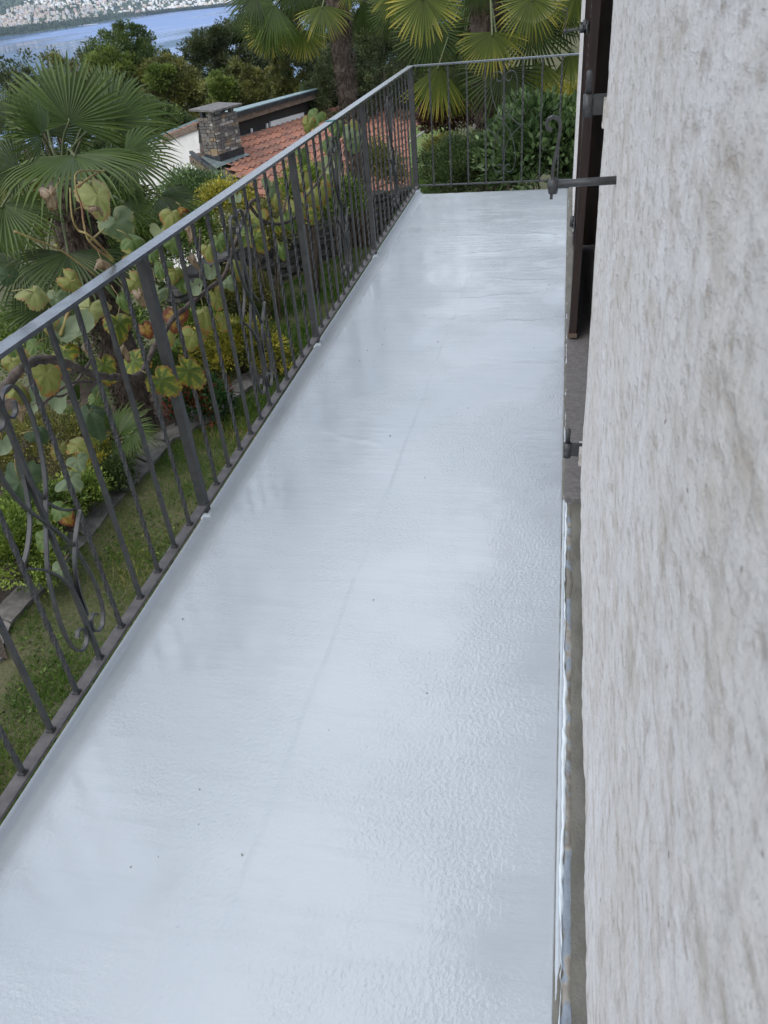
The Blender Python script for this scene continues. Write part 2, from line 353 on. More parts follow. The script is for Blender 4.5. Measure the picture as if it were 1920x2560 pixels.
# ---------------------------------------------------------------- ground heights
WF = [at_z(585, 778, -2.8), at_z(700, 702, -2.8), at_z(930, 600, -2.8), at_z(1030, 565, -2.8)]
wdir = WF[2][:2]-WF[0][:2]; wdir /= np.linalg.norm(wdir); wn = np.array([-wdir[1], wdir[0]])      # wn points away beyond the wall
if wn[1] < 0: wn = -wn
def zg(x, y):
    x = np.asarray(x, float); y = np.asarray(y, float)
    s = (x-WF[0][0])*wn[0]+(y-WF[0][1])*wn[1]-.35
    drop = np.clip(s/1.2, 0, 1); drop = drop*drop*(3-2*drop)
    z = -2.8-3.3*drop-.20*np.clip(s-3, 0, None)
    far = np.hypot(x, y); z = np.maximum(z, -170)
    bank = np.clip((x+2.1)/.9, 0, 1)*np.clip((y-5.6)/1.2, 0, 1); bank = bank*bank*(3-2*bank)
    zr = -1.75+.02*(y-6)
    return z*(1-bank)+zr*bank
def ground_z(x, y): return float(zg(x, y))
# ================================================================ SETTING
# terrain: garden lawn, bank, slope down to the lake
def axis(lo, hi, fine, parts): 
    return np.unique(np.round(np.concatenate([np.arange(a, b, st) for a, b, st in parts]+[[hi]]), 3))
xs = axis(0, 0, 0, [(-700, -100, 20), (-100, -20, 3), (-20, 6, .25), (6, 40, 2), (40, 300, 20)]) if False else np.unique(np.concatenate([np.arange(-900, -100, 25), np.arange(-100, -20, 3), np.arange(-20, 6, .25), np.arange(6, 40, 2), np.arange(40, 420, 25)]).round(3))
ys = np.unique(np.concatenate([np.arange(-60, -6, 5), np.arange(-6, 34, .25), np.arange(34, 120, 3), np.arange(120, 1100, 25)]).round(3))
X, Y = np.meshgrid(xs, ys, indexing='ij'); Z = zg(X, Y)
rise = np.clip((X+3)/3, 0, 1)*np.clip(Y-22, 0, 60)*.10; Z = Z+rise
V = np.stack([X, Y, Z], -1).reshape(-1, 3); V[:, 2] += .035*vnoise(V, .9, 5)+.015*vnoise(V, .25, 6)
V[:, 2] = np.maximum(V[:, 2], -175)
tag(link('ground', np_mesh('ground', V, grid(len(xs), len(ys)), M_lawn, True)), 'grassy garden ground sloping to the lake', kind='structure')
LAKE = -150.0
b = MB(); b.quad((-14000, 150, LAKE), (6000, 150, LAKE), (6000, 16000, LAKE), (-14000, 16000, LAKE))
tag(b.build('lake_water', M_water), 'blue lake', kind='structure')

# far shore (town on the slope above a wooded delta)
shore_px = [(-700, 175), (0, 93), (80, 83), (180, 68), (220, 61), (290, 49), (345, 40), (362, 32), (450, 19), (560, 6), (640, -3), (900, -40), (1500, -110)]
SA, SR = [], []
for u, v in shore_px:
    q = at_z(u, v, LAKE)-CAM; SA.append(math.atan2(q[0], q[1])); SR.append(min(math.hypot(q[0], q[1]), 9500))
def r_shore(a): return np.interp(a, SA, SR)
def hfar(a, t):
    hill = np.clip(t-1900, 0, None); m = np.clip(t-4200, 0, None)
    P3 = np.stack([a*6000, t, t*0], -1)
    return LAKE+.3+np.clip(t, 0, 900)*.012+np.clip(t-900, 0, 3300)*.085+m*.42+(vnoise(P3, 900, 2)*45+vnoise(P3, 380, 4)*18)*np.clip((t-1100)/900, 0, 1)
az = np.linspace(SA[0], SA[-1]+.1, 170); tt = np.concatenate([np.linspace(-30, 1000, 12), np.linspace(1100, 7000, 50)])
A, T = np.meshgrid(az, tt, indexing='ij'); Af, Tf = A.ravel(), T.ravel(); Rr = r_shore(Af)+Tf
V = np.stack([CAM[0]+np.sin(Af)*Rr, CAM[1]+np.cos(Af)*Rr, np.where(Tf < 0, LAKE-5, hfar(Af, Tf))], -1)
tag(link('far_hillside', np_mesh('far_hillside', V, grid(len(az), len(tt)), M_shore, True)), 'green far shore and hillside', kind='structure')
n = 15000; a = rng.uniform(SA[1]-.12, SA[9]+.05, n); t = rng.random(n)**.9*1000+5
nar = np.interp(a, [SA[1], SA[5], SA[6], SA[7], SA[8]], [1, 1, .75, .12, .12]); t *= nar
rr_ = r_shore(a)+t; P = np.stack([CAM[0]+np.sin(a)*rr_, CAM[1]+np.cos(a)*rr_, hfar(a, t)+rng.random(n)*19], -1)
V, F, at_ = leafcloud(P, rng.normal(size=(n, 3))+[0, 0, .8], 17*(.6+.8*rng.random(n)), 14*(.6+.8*rng.random(n)), rng.random(n))
tag(link('shore_woodland', np_mesh('shore_woodland', V, F, L_woods, attr={'rnd': at_})), 'dark band of woodland along the far shore', kind='stuff')
# trees between the houses
n = 12000; a = rng.uniform(SA[1]-.12, SA[10], n); t = 850+rng.random(n)*4200; rr_ = r_shore(a)+t
P = np.stack([CAM[0]+np.sin(a)*rr_, CAM[1]+np.cos(a)*rr_, hfar(a, t)+rng.random(n)*9], -1)
V, F, at_ = leafcloud(P, rng.normal(size=(n, 3))+[0, 0, .8], 22*(.5+.9*rng.random(n)), 18*(.6+.8*rng.random(n)), rng.random(n))
tag(link('hillside_woodland', np_mesh('hillside_woodland', V, F, L_woods, attr={'rnd': at_})), 'trees between the houses of the far town', kind='stuff')
hm = [simple('town_wall_'+k, c, c, 1, .8) for k, c in (('white', (.86, .85, .82)), ('cream', (.80, .72, .58)), ('rose', (.72, .56, .48)), ('pale_grey', (.70, .71, .73)))]
M_troof = simple('town_roof', (.42, .32, .27), (.50, .42, .37), 1, .8)
tm = []
for m_ in hm:
    for sx, sy, sz in ((16, 13, 10), (26, 14, 15), (14, 12, 22)):
        b = MB(); b.box((0, 0, sz/2-3), (sx, sy, sz+6)); h = 3.5
        b.add([(-sx/2-.6, -sy/2-.6, sz), (sx/2+.6, -sy/2-.6, sz), (sx/2+.6, sy/2+.6, sz), (-sx/2-.6, sy/2+.6, sz), (-sx/2, 0, sz+h), (sx/2, 0, sz+h)], [(0, 1, 5, 4), (2, 3, 4, 5), (1, 2, 5), (3, 0, 4), (3, 2, 1, 0)], 1)
        tm.append(b.mesh('town_house', [m_, M_troof]))
cand = []
while len(cand) < 1150:
    a = rng.uniform(SA[1]-.02, SA[9]+.01); t = 880+rng.random()**.85*3100
    f = (a-SA[1])/(SA[7]-SA[1]); 
    if f > .62: t = (60 if f > .95 else 700)+rng.random()**1.1*3300
    lim = np.interp(f, [0, .12, .3, .6, 1.2], [2100, 2300, 3600, 4000, 4200])
    if t > lim or vnoise([[a*6000, t, 0]], 260, 9)[0] < -.38: continue
    r_ = r_shore(a)+t; cand.append((CAM[0]+math.sin(a)*r_, CAM[1]+math.cos(a)*r_, float(hfar(np.array([a]), np.array([t]))[0]), r_))
cand.sort(key=lambda q: q[3])
for q in cand[:300]:
    o = link('town_house', random.choice(tm)); o.location = q[:3]; o.rotation_euler = (0, 0, random.uniform(0, 3.1)); o.scale = [random.uniform(1.0, 1.8)]*3
    tag(o, 'tiny pale building of the town on the far shore', 'building', 'buildings of the town across the lake')
Vs, Fs, Ms = [], [], []; off = 0
for q in cand[300:]:
    sx, sy, sz = random.choice(((16, 13, 10), (24, 14, 14), (15, 12, 20))); s = random.uniform(1.0, 1.9); an = random.uniform(0, 3.1); ca, sa = math.cos(an), math.sin(an)
    for z in (-4, sz*s):
        for x, y in ((-1, -1), (1, -1), (1, 1), (-1, 1)):
            x_, y_ = x*sx/2*s, y*sy/2*s; Vs.append((q[0]+x_*ca-y_*sa, q[1]+x_*sa+y_*ca, q[2]+z))
    mi = random.choice((0, 0, 0, 1, 2, 3))
    for f in ((4, 5, 6, 7), (0, 1, 5, 4), (1, 2, 6, 5), (2, 3, 7, 6), (3, 0, 4, 7)): Fs.append([i+off for i in f]); Ms.append(mi if f != (4, 5, 6, 7) else 4)
    off += 8
tag(link('far_town', np_mesh('far_town', Vs, Fs, hm+[M_troof], midx=Ms)), 'farther houses of the town across the lake', kind='stuff')
# marina on the far shore and a boat on the water
mar = thing('marina', 'pale jetty and moored boats on the far shore by the wood', 'marina', at_z(222, 62, LAKE))
for k in range(5):
    b = MB(); b.box((k*34-70, random.uniform(-15, 15), 1.2), (30, 5, 2.4), Matrix.Rotation(.4, 3, 'Z')); b.build('jetty', hm[0], mar)
bt = thing('motor_boat', 'small white boat on the blue water beside the dark trees', 'boat', at_z(464, 171, LAKE), .5)
b = MB(); b.add([(-5, -1.6, 0), (3, -1.8, 0), (7, 0, .4), (3, 1.8, 0), (-5, 1.6, 0), (-5, -1.9, 1.5), (3, -2.1, 1.6), (8, 0, 2), (3, 2.1, 1.6), (-5, 1.9, 1.5)], [(0, 1, 6, 5), (1, 2, 7, 6), (2, 3, 8, 7), (3, 4, 9, 8), (4, 0, 5, 9), (5, 6, 7, 8, 9)]); b.build('hull', hm[0], bt)
b = MB(); b.box((-.5, 0, 2.3), (4.5, 2.6, 1.6), taper=.8); b.build('cabin', hm[0], bt)

# ---------------------------------------------------------------- balcony floor (coated), slab
FZ = -0.065; FX1 = 1.302; Y0, Y1 = -3.3, 4.93; WX = 1.345
xs = np.concatenate([[-.004, .004, .012, .020, .028, .037, .047, .058, .07, .085, .10], np.arange(.115, 1.28, .008), [1.284, 1.2868, 1.2882, 1.2895, 1.2908, 1.2925, 1.297, FX1]])
ys = np.concatenate([np.arange(Y0, Y1-.02, .016), [Y1-.012, Y1-.004, Y1, Y1+.002]])
X, Y = np.meshgrid(xs, ys, indexing='ij'); P3 = np.stack([X, Y, X*0], -1).reshape(-1, 3)
Z = np.full(X.shape, FZ)
cov = np.clip((.066-X)/.040, 0, 1); Z += .019*(.5-.5*np.cos(cov*math.pi))                           # rounded upturn at the railing side
Z += (fbm(P3, .55, 11, 3)*.0018).reshape(X.shape)
lap = np.interp(Y, [-2.2, 1, 4.9], [.60, .655, .73])+(vnoise(P3, .18, 3)*.004).reshape(X.shape)
Z += .0020*np.clip((X-lap)/.0035, 0, 1)*np.interp(Y, [-1.45, -1.3, 2.4, 2.9], [.2, 1, 1, .2])          # lap of two sheets down the middle
for cx, cy, ln, hh, tl in ((1.12, 1.95, .17, .007, .02), (1.10, 1.42, .22, .0045, -.03), (.95, 2.35, .30, .004, .06), (1.0, 2.62, .16, .0035, -.03), (.86, 1.35, .10, .005, .02), (1.15, 2.8, .15, .003, .02), (.80, 3.2, .25, .0025, .05), (1.05, 3.6, .22, .003, -.03), (.85, 2.1, .12, .003, .03), (1.13, .22, .15, .0018, .02), (1.08, .10, .20, .002, .01), (.42, .62, .14, .003, -.06), (.40, 1.05, .10, .002, .1), (1.15, -.18, .08, .0016, 0), (1.05, 1.15, .2, .003, -.04), (1.18, 3.0, .1, .003, .05), (.72, 2.0, .1, .002, .05), (.5, 3.6, .2, .002, .02)):
    d = (Y-cy-tl*(X-cx)/ln-.012*np.sin((X-cx)*22+cy*9))
    Z += hh*.75*np.exp(-(d/.009)**2)*np.exp(-((X-cx)/ln)**4)
fold = vnoise(P3*np.array([1, 6, 1]), .6, 21).reshape(X.shape)
Z += np.clip(fold-.25, 0, 1)*.0016*np.clip((X-.55)/.3, 0, 1)*np.interp(Y, [.9, 1.5, 4, 4.6], [0, 1, 1, .3])
Z -= .0028*np.exp(-((X-1.2895)/.0016)**2); Z += .0014*(X > 1.2895)
edge = (Y > Y1-.003); Z = np.where(edge, Z-.11*(Y > Y1+.001), Z)
yj = (vnoise(np.stack([X, Y*0, X*0], -1).reshape(-1, 3), .05, 8)*.006).reshape(X.shape); Yw = Y+np.where(Y > Y1-.02, yj, 0)
V = np.stack([X, Yw, Z], -1).reshape(-1, 3)
tag(link('balcony_floor', np_mesh('balcony_floor', V, grid(len(xs), len(ys)), M_floor, True)), 'white coated balcony floor', kind='structure')
M_slabc = simple('slab_concrete', (.22, .21, .20), (.30, .29, .27), 6, .9, 0, .004, 50)
b = MB(); b.box(((-.012+WX+.4)/2, (Y0+Y1)/2, -.205), (WX+.412, Y1-Y0-.01, .22))
tag(b.build('balcony_slab', M_slabc), 'concrete balcony slab', kind='structure')
# small grit stuck in the coating
P = []; b = MB()
for k in range(44):
    x, y = random.uniform(.12, 1.25), random.uniform(-1.4, 2.6); s = random.choice((.0014, .0018, .0022, .003))
    b.box((x, y, FZ+s*.5+.001), (s*1.6, s, s*1.2), Matrix.Rotation(random.uniform(0, 3), 3, 'Z'))
tag(b.build('grit', M_residue), 'grit stuck in the floor coating', kind='stuff')

# ---------------------------------------------------------------- own house: rough plaster wall with a door opening
YJ, YF, ZT = .26, 3.25, 3.05; YE = 4.97
house = thing('house_wall', 'white rough plastered house wall with dark doorway along the balcony', 'house wall', (WX, 0, 0))
def hl(V): V = np.array(V, float); V[:, 0] -= WX; return V
def plaster(y0, y1, z0, z1, sy, sz, far=False):
    ys = np.unique(np.concatenate([np.arange(y0, y1, sy), [y1]]).round(4)); zs = np.unique(np.concatenate([np.arange(z0, z1, sz), [z1]]).round(4))
    if far: ys = np.concatenate([[y0]*2, ys]); 
    Yg, Zg = np.meshgrid(ys, zs, indexing='ij'); P3 = np.stack([Yg*0, Yg, Zg], -1).reshape(-1, 3)
    Pq = P3*np.array([1, 1.4, .6])
    dx = -(fbm(Pq, .26, 31, 4)*.0030+fbm(Pq, .03, 35, 3)*.0016).reshape(Yg.shape)
    return Yg, Zg, dx
# near wall: front face, rounded arris into the reveal
Yg, Zg, dx = plaster(-2.6, YJ, .0, ZT, .010, .010)
jit = (vnoise(np.stack([Yg*0, Yg*0, Zg], -1).reshape(-1, 3), .09, 41)*.0035+vnoise(np.stack([Yg*0, Yg*0, Zg], -1).reshape(-1, 3), .022, 42)*.0025).reshape(Yg.shape)
e = np.clip((Yg-(YJ-.06))/.06, 0, 1); Xg = WX+dx*(1-e*.4)+.026*e**2.4; Yw = Yg+jit*e
Xg += np.clip((.05-Zg)/.05, 0, 1)**2*.004
V = np.stack([Xg, Yw, Zg], -1); 
rev = V[-1:].copy(); r2 = rev.copy(); r2[..., 0] += .03; r2[..., 1] += .004; r3 = rev.copy(); r3[..., 0] = WX+.42
V = np.concatenate([V, r2, r3]); link('plaster_face', np_mesh('plaster_face', hl(V.reshape(-1, 3)), grid(V.shape[0], V.shape[1]), M_wall, True), house)
# coarser wall behind the camera, over the door and beyond it
Yg, Zg, dx = plaster(-6.0, -2.6, .0, ZT, .05, .05); V = np.stack([WX+dx, Yg, Zg], -1)
link('plaster_face', np_mesh('plaster_face', hl(V.reshape(-1, 3)), grid(*V.shape[:2]), M_wall, True), house)
ZL = 2.25
b = MB(); b.box((.21, (YJ+YF)/2, (ZL+ZT)/2), (.42, YF-YJ, ZT-ZL)); b.build('lintel', M_wall, house)
Yg, Zg, dx = plaster(YF, YE, -.02, ZT, .02, .02); Xg = WX-.020+dx*.5; V = np.stack([Xg, Yg, Zg], -1)
A0 = V[:1].copy(); A0[..., 0] = WX+.42; B0 = V[-1:].copy(); B0[..., 0] = WX+5; V = np.concatenate([A0, V, B0])
link('plaster_face', np_mesh('plaster_face', hl(V.reshape(-1, 3)), grid(*V.shape[:2]), M_wall, True), house)
# room behind the doorway
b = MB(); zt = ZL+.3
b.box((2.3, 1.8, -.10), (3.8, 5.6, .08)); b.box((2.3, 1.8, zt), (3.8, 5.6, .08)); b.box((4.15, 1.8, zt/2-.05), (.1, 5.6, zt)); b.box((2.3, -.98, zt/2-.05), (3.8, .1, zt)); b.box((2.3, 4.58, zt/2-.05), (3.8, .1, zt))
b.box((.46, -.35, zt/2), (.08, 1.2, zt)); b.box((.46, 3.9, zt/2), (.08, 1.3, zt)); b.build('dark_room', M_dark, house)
# wall down to the garden and the eave over the balcony
b = MB(); b.box((.35, -.2, -1.5), (.5, 10.4, 2.35)); b.build('lower_wall', M_plaster_far, house)
b = MB(); b.box((2.5, -.2, 3.16), (6.1, 12, .16)); b.build('eave', M_woodold, house)
for k in range(16): 
    b = MB(); b.box((-.28, -5.4+k*.7, 3.03), (.56, .09, .11)); b.build('rafter', M_woodold, house)
b = MB(); b.box((.215, YF-.012, ZL/2-.1), (.47, .02, ZL+.2)); b.build('dark_reveal_sheet', M_wood, house)  # added dark sheet; gives the far reveal its shade by colour
# door sill of dark stone
b = MB(); b.box((.16, 1.86, -.066), (.415, 3.34, .050)); b.build('door_sill', M_sill, house)
# bare mortar strip at the foot of the wall
def strip(name, y0, y1, xa, xb, z, mat, parent, sd, rag=.0, zj=0.0, st=.01):
    ys = np.arange(y0, y1, st); n = len(ys); nx = 5
    q = np.stack([ys*0, ys, ys*0], -1); ja = vnoise(q, .06, sd)*rag+vnoise(q, .017, sd+1)*rag*.5; jb = vnoise(q, .11, sd+2)*rag+vnoise(q, .025, sd+3)*rag*.6
    A = (xa(ys) if callable(xa) else xa)+(ja if rag else 0); B_ = (xb(ys) if callable(xb) else xb)+jb
    B_ = np.maximum(B_, A+.0004)
    V = np.stack([np.stack([A*(1-f)+B_*f, ys, z+zj*vnoise(q+f, .03, sd+5)+(0 if 0 < f < 1 else -.003)], -1) for f in np.linspace(0, 1, nx)])
    V = V.reshape(-1, 3)
    if parent is house: V = hl(V)
    return link(name, np_mesh(name, V, grid(nx, n), mat, True), parent)
strip('mortar_strip', -3.2, YJ+.03, 1.288, WX+.02, FZ+.004, M_mortar, house, 51, 0, .0015)
strip('mortar_strip', YJ-.05, 4.93, 1.286, 1.303, FZ+.004, M_mortar, house, 55, 0, .0015)
strip('mortar_strip', 1.9, 4.93, 1.296, WX, FZ+.026, M_mortar, house, 57, .0015, .002)
# ragged remains of the old liner and fresh coating drips along the edge
strip('liner_remnant', -2.2, .2, 1.302, lambda y: 1.3225+.003*vnoise(np.stack([y*0, y, y*0], -1), .16, 97), FZ+.006, M_liner, house, 61, .0030, .0012, .006)
def edge_b(y): q = np.stack([y*0, y, y*0], -1); return 1.3065+.0032*vnoise(q, .34, 91)+.0025*vnoise(q, .07, 92)+.009*np.clip(y-3.4, 0, 1)
def edge_a(y): q = np.stack([y*0, y, y*0], -1); return 1.2985+.0022*vnoise(q, .22, 93)+.0016*vnoise(q, .06, 94)
strip('coating_edge', -2.2, 4.9, edge_a, edge_b, FZ+.0095, M_drip, house, 80, .0048, .0016, .004)
# pintles of the shutters
def pintle(y, z, s=1.0):
    b = MB(); b.box((-.026, y, z), (.055, .008, .050)); 
    b.box((-.004, y, z-.012), (.010, .014, .062)); p = b.build('pintle', M_iron, house)
    b = MB(); b.tube([(-.048, y, z-.030), (-.048, y, z+.026)], .0135, 12); b.build('barrel', M_iron, p)
    b = MB(); b.tube([(-.048, y, z+.026), (-.048, y, z+.078), (-.048, y, z+.082)], [.008, .008, .005], 12); b.build('pin', M_iron, p)
    b = MB(); b.box((.0, y+.008, z-.02), (.016, .045, .075)); q = b.build('mortar_patch', M_wall, p)
pintle(.21, 1.215); pintle(.25, .125); 
# shutter holders: rod out of the wall, upright arm with a curl
def holder(y, z, xk=-.125):
    b = MB(); b.tube([(.03, y, z+.004), (xk, y, z)], [.0085, .0075], 10); h = b.build('shutter_holder', M_iron, house)
    b = MB(); b.tube([(xk, y, z-.018), (xk, y, z+.0), (xk, y, z+.012)], [.009, .012, .008], 8); b.build('pivot', M_iron, h)
    pts = [(xk-.003, y, z-.028), (xk-.002, y, z+.03), (xk+.006, y, z+.075), (xk+.010, y, z+.105)]
    for k in range(9):
        a = -.3+k*.62; rr = .016-.0008*k; pts.append((xk-.006+math.cos(a)*rr, y, z+.112+math.sin(a)*rr))
    b = MB(); b.tube(pts, .005, rect=(.013, .006), up=(0, 1, 0)); b.build('arm', M_iron, h)
holder(-.46, 1.165); holder(3.95, 1.142, -.13)

# remaining shutter leaf, closed
SX0, SX1, SY0, SY1 = 1.3035, 1.328, 1.63, 3.16
shut = thing('shutter', 'dark brown wooden shutter leaf standing closed across the far doorway half', 'shutter', (SX0, SY0, -.03), -math.atan2(SX1-SX0, SY1-SY0))
shut.rotation_euler[1] = .0135
Ls = math.hypot(SX1-SX0, SY1-SY0); H = 2.2
for y, wd in ((.04, .08), (Ls-.04, .08)):
    b = MB(); b.box((.018, y, H/2), (.036, wd, H)); b.build('stile', M_wood, shut)
for z in (.06, .8, 1.5, H-.06):
    b = MB(); b.box((.0185, Ls/2, z), (.033, Ls-.162, .11)); b.build('rail', M_wood, shut)
for k in range(44):
    z = .14+k*.046
    if min(abs(z-q) for q in (.8, 1.5)) < .07: continue
    b = MB(); b.box((.02, Ls/2, z), (.026, Ls-.162, .008), Matrix.Rotation(.7, 3, 'Y')); b.build('slat', M_wood, shut)
for z in (.165, 1.245):
    b = MB(); b.box((-.004, Ls-.17, z), (.006, .34, .05)); st = b.build('hinge_strap', M_iron, shut)
    b = MB(); b.tube([(-.014, Ls+.012, z-.026), (-.014, Ls+.012, z+.026)], .016, 10); b.build('hinge_eye', M_iron, st)
    for k in range(3):
        b = MB(); b.tube([(-.002, Ls-.05-k*.11, z), (-.013, Ls-.05-k*.11, z)], [.008, .005], 8); b.build('bolt', M_iron, st)
for z in (.125, 1.205):
    b = MB(); b.box((-.012, 3.19, z), (.06, .008, .05)); p = b.build('pintle', M_iron, house)
    b = MB(); b.tube([(-.030, 3.175, z-.028), (-.030, 3.175, z+.012)], .0165, 12); b.build('barrel', M_iron, p)
b = MB(); b.box((.018, .02, .012), (.046, .05, .02)); b.build('foot', M_woodold, shut)

# ================================================================ RAILING
S = .132; HR = .9047; S2 = 1.349/9; YC = 4.98
rail = thing('balcony_railing', 'dark grey wrought iron balcony railing with twisted bars and scrolls', 'railing', (0, 0, 0))
b = MB(); b.tube([(0, -4.2, HR+.007), (0, YC, HR+.007)], 1, rect=(.046, .011), up=(1, 0, 0)); b.build('handrail', M_hand, rail)
b = MB(); b.tube([(0.024, YC, HR+.007), (WX-.01, YC, HR+.007)], 1, rect=(.046, .011), up=(0, 1, 0)); b.build('handrail', M_hand, rail)
b = MB(); b.tube([(0, -4.2, -.005), (0, YC, -.005)], 1, rect=(.036, .009), up=(1, 0, 0)); b.build('bottom_rail', M_railfoot, rail)
b = MB(); b.tube([(.019, YC, -.005), (WX-.01, YC, -.005)], 1, rect=(.030, .009), up=(0, 1, 0)); b.build('bottom_rail', M_iron, rail)
def barmesh(tw):
    b = MB(); n = 64
    if tw:
        P = [(0, 0, z) for z in np.linspace(0, HR+.002, n)]; V = []; F = []
        for i, p in enumerate(P):
            f = np.clip((i/(n-1)-.05)/.88, 0, 1); a = f*2*math.pi*4+math.pi/4
            for k in range(4): V.append((math.cos(a+k*math.pi/2)*.0079, math.sin(a+k*math.pi/2)*.0079, p[2]))
        F = [(i*4+k, i*4+(k+1) % 4, i*4+4+(k+1) % 4, i*4+4+k) for i in range(n-1) for k in range(4)]; b.add(V, F)
    else: b.box((0, 0, HR/2), (.012, .012, HR+.004))
    b.box((0, 0, .003), (.019, .019, .006)); return b.mesh('baluster', M_iron)
bm_p, bm_t = barmesh(False), barmesh(True)
bm_p.name = 'baluster'
pm = MB(); pm.box((0, 0, HR/2-.032), (.030, .030, HR+.066)); pm = pm.mesh('post', M_iron)
L3 = 3.121
posts = {0: 0.0, 1: 12*S, 2: L3, 3: YC-.012, -1: -12*S, -2: -24*S}
for k, y in posts.items(): o = link('post', pm, rail); o.location = (0, y, 0)
fm = MB(); fm.box((0, 0, 0), (.044, .044, .035), taper=.85); fm = fm.mesh('post_foot', M_drip)
for k, y in posts.items(): o = link('post_foot', fm, rail); o.location = (.006, y, FZ+.016)
# scroll panels: outline measured on the end panel, local x across, z up
sc = .905/810
def pts(L, cx=782, w=1.0): return [((x-cx)*sc*w, (1185-y)*sc) for x, y in L]
def smooth(P, n=6):
    P = [np.array(p, float) for p in P]; out = []
    for i in range(len(P)-1):
        p0, p1, p2, p3 = P[max(i-1, 0)], P[i], P[i+1], P[min(i+2, len(P)-1)]
        for t in np.linspace(0, 1, n, endpoint=False):
            out.append(.5*((2*p1)+(-p0+p2)*t+(2*p0-5*p1+4*p2-p3)*t*t+(-p0+3*p1-3*p2+p3)*t**3))
    return out+[P[-1]]
S_curve = [(832, 476), (826, 498), (806, 504), (792, 488), (796, 460), (818, 444), (848, 450), (866, 490), (868, 545), (855, 620), (828, 690), (782, 765), (735, 850), (712, 930), (702, 1010), (708, 1075), (728, 1110), (752, 1116), (771, 1098), (768, 1072), (750, 1062), (736, 1074)]
C_up = [(782, 580), (788, 640), (815, 720), (860, 775), (900, 800)]
C_dn = [(900, 800), (850, 845), (812, 900), (792, 960), (786, 1040)]
def panel(origin, ax, wscale, parent):
    for mir in (1, -1):
        for nm, L, off in (('scroll', S_curve, .004*mir), ('scroll_arc', C_up, .009), ('scroll_arc', C_dn, -.009)):
            P = smooth(pts(L, w=wscale*mir), 5 if nm == 'scroll' else 5)
            nrm = Vector((-ax[1], ax[0], 0))
            Q = [Vector(origin)+Vector(ax)*p[0]+Vector((0, 0, p[1]))+nrm*off for p in P]
            b = MB(); b.tube(Q, 1, rect=(.0115, .0055), up=nrm); b.build(nm, M_iron, parent)
for k in range(-30, 24):
    y = k*S
    if k in (0, 12, -12, -24): continue
    if k > 12: break
    o = link('baluster', bm_p if k % 2 == 0 else bm_t, rail); o.location = (0, y, .0)
s3 = (L3-12*S)/12; s4 = (YC-.012-L3)/13
for i in range(1, 12): o = link('baluster', bm_p if i % 2 == 0 else bm_t, rail); o.location = (0, 12*S+i*s3, 0)
for i in range(1, 13): o = link('baluster', bm_p if i % 2 == 0 else bm_t, rail); o.location = (0, L3+i*s4, 0)
for i in range(1, 9): o = link('baluster', bm_p if i in (1, 3, 5, 7) else bm_t, rail); o.location = (i*S2, YC, 0)
for y in (-6*S, 6*S, 12*S+6*s3, L3+6*s4, -18*S): panel((0, y, 0), (0, 1, 0), S/.138, rail)
panel((5*S2, YC, 0), (1, 0, 0), 1.08, rail)
# green tape scrap on the handrail
b = MB(); b.box((0, 0, 0), (.049, .03, .016)); o = b.build('tape_scrap', simple('teal_tape', (.02, .14, .13), rough=.5), rail); o.location = (0, 12*S+.75, HR+.008)
# ================================================================ GARDEN
# stone edging between lawn and beds: uneven slabs
epx = [(-60, 1690, 8, 1650), (30, 1560, -25, 1545), (120, 1465, 80, 1430), (225, 1345, 170, 1325), (322, 1232, 262, 1222), (382, 1160, 322, 1140), (428, 1105, 372, 1100), (475, 1078, 436, 1062), (545, 1042, 492, 1020), (600, 985, 560, 975), (650, 955, 610, 938), (690, 925, 655, 905)]
ED = [(at_z(a, b_, -2.77), at_z(c, d, -2.77)) for a, b_, c, d in epx]
edging = thing('stone_edging', 'row of flat grey stone slabs edging the lawn below the balcony', 'edging', (0, 0, -2.8))
for i in range(len(ED)-1):
    a, c = ED[i]; a2, c2 = ED[i+1]; g = .02
    A_, B_, C_, D_ = [np.array(q) for q in (a+(a2-a)*g, a2-(a2-a)*g, c2-(c2-c)*g, c+(c2-c)*g)]
    top = []
    for p, q in ((A_, B_), (B_, C_), (C_, D_), (D_, A_)):
        for f in (0, .25, .5, .75): top.append(p+(q-p)*f+np.array([random.uniform(-.018, .018), random.uniform(-.018, .018), random.uniform(-.004, .004)]))
    top = [np.array(p)+[0, 0, 2.8+random.uniform(0, .0)] for p in top]; top = [(p[0], p[1], .045+.006*math.sin(i*2.3)+.004*math.sin(j)) for j, p in enumerate(top)]
    k = len(top); b = MB(); b.add(top+[(p[0], p[1], -.1) for p in top], [tuple(range(k))]+[(j, (j+1) % k, k+(j+1) % k, k+j) for j in range(k)][::1]); 
    b.build('slab', M_slab, edging)
# bed soil beyond the edging
eL = np.array([e[1][:2] for e in ED])
b = MB(); V = []; 
for i, p in enumerate(eL): V += [(p[0]+.05, p[1], -2.755+.01*math.sin(i*3)), (p[0]-2.6, p[1]+.5, -2.70+.02*math.sin(i*5))]
b.add(V, [(2*i, 2*i+2, 2*i+3, 2*i+1) for i in range(len(eL)-3)]); tag(b.build('flower_bed', M_soil), 'dark soil of the planted bed', kind='structure')
def in_bed(x, y):
    ex = np.interp(y, eL[:, 1], eL[:, 0]); return x < ex-.02
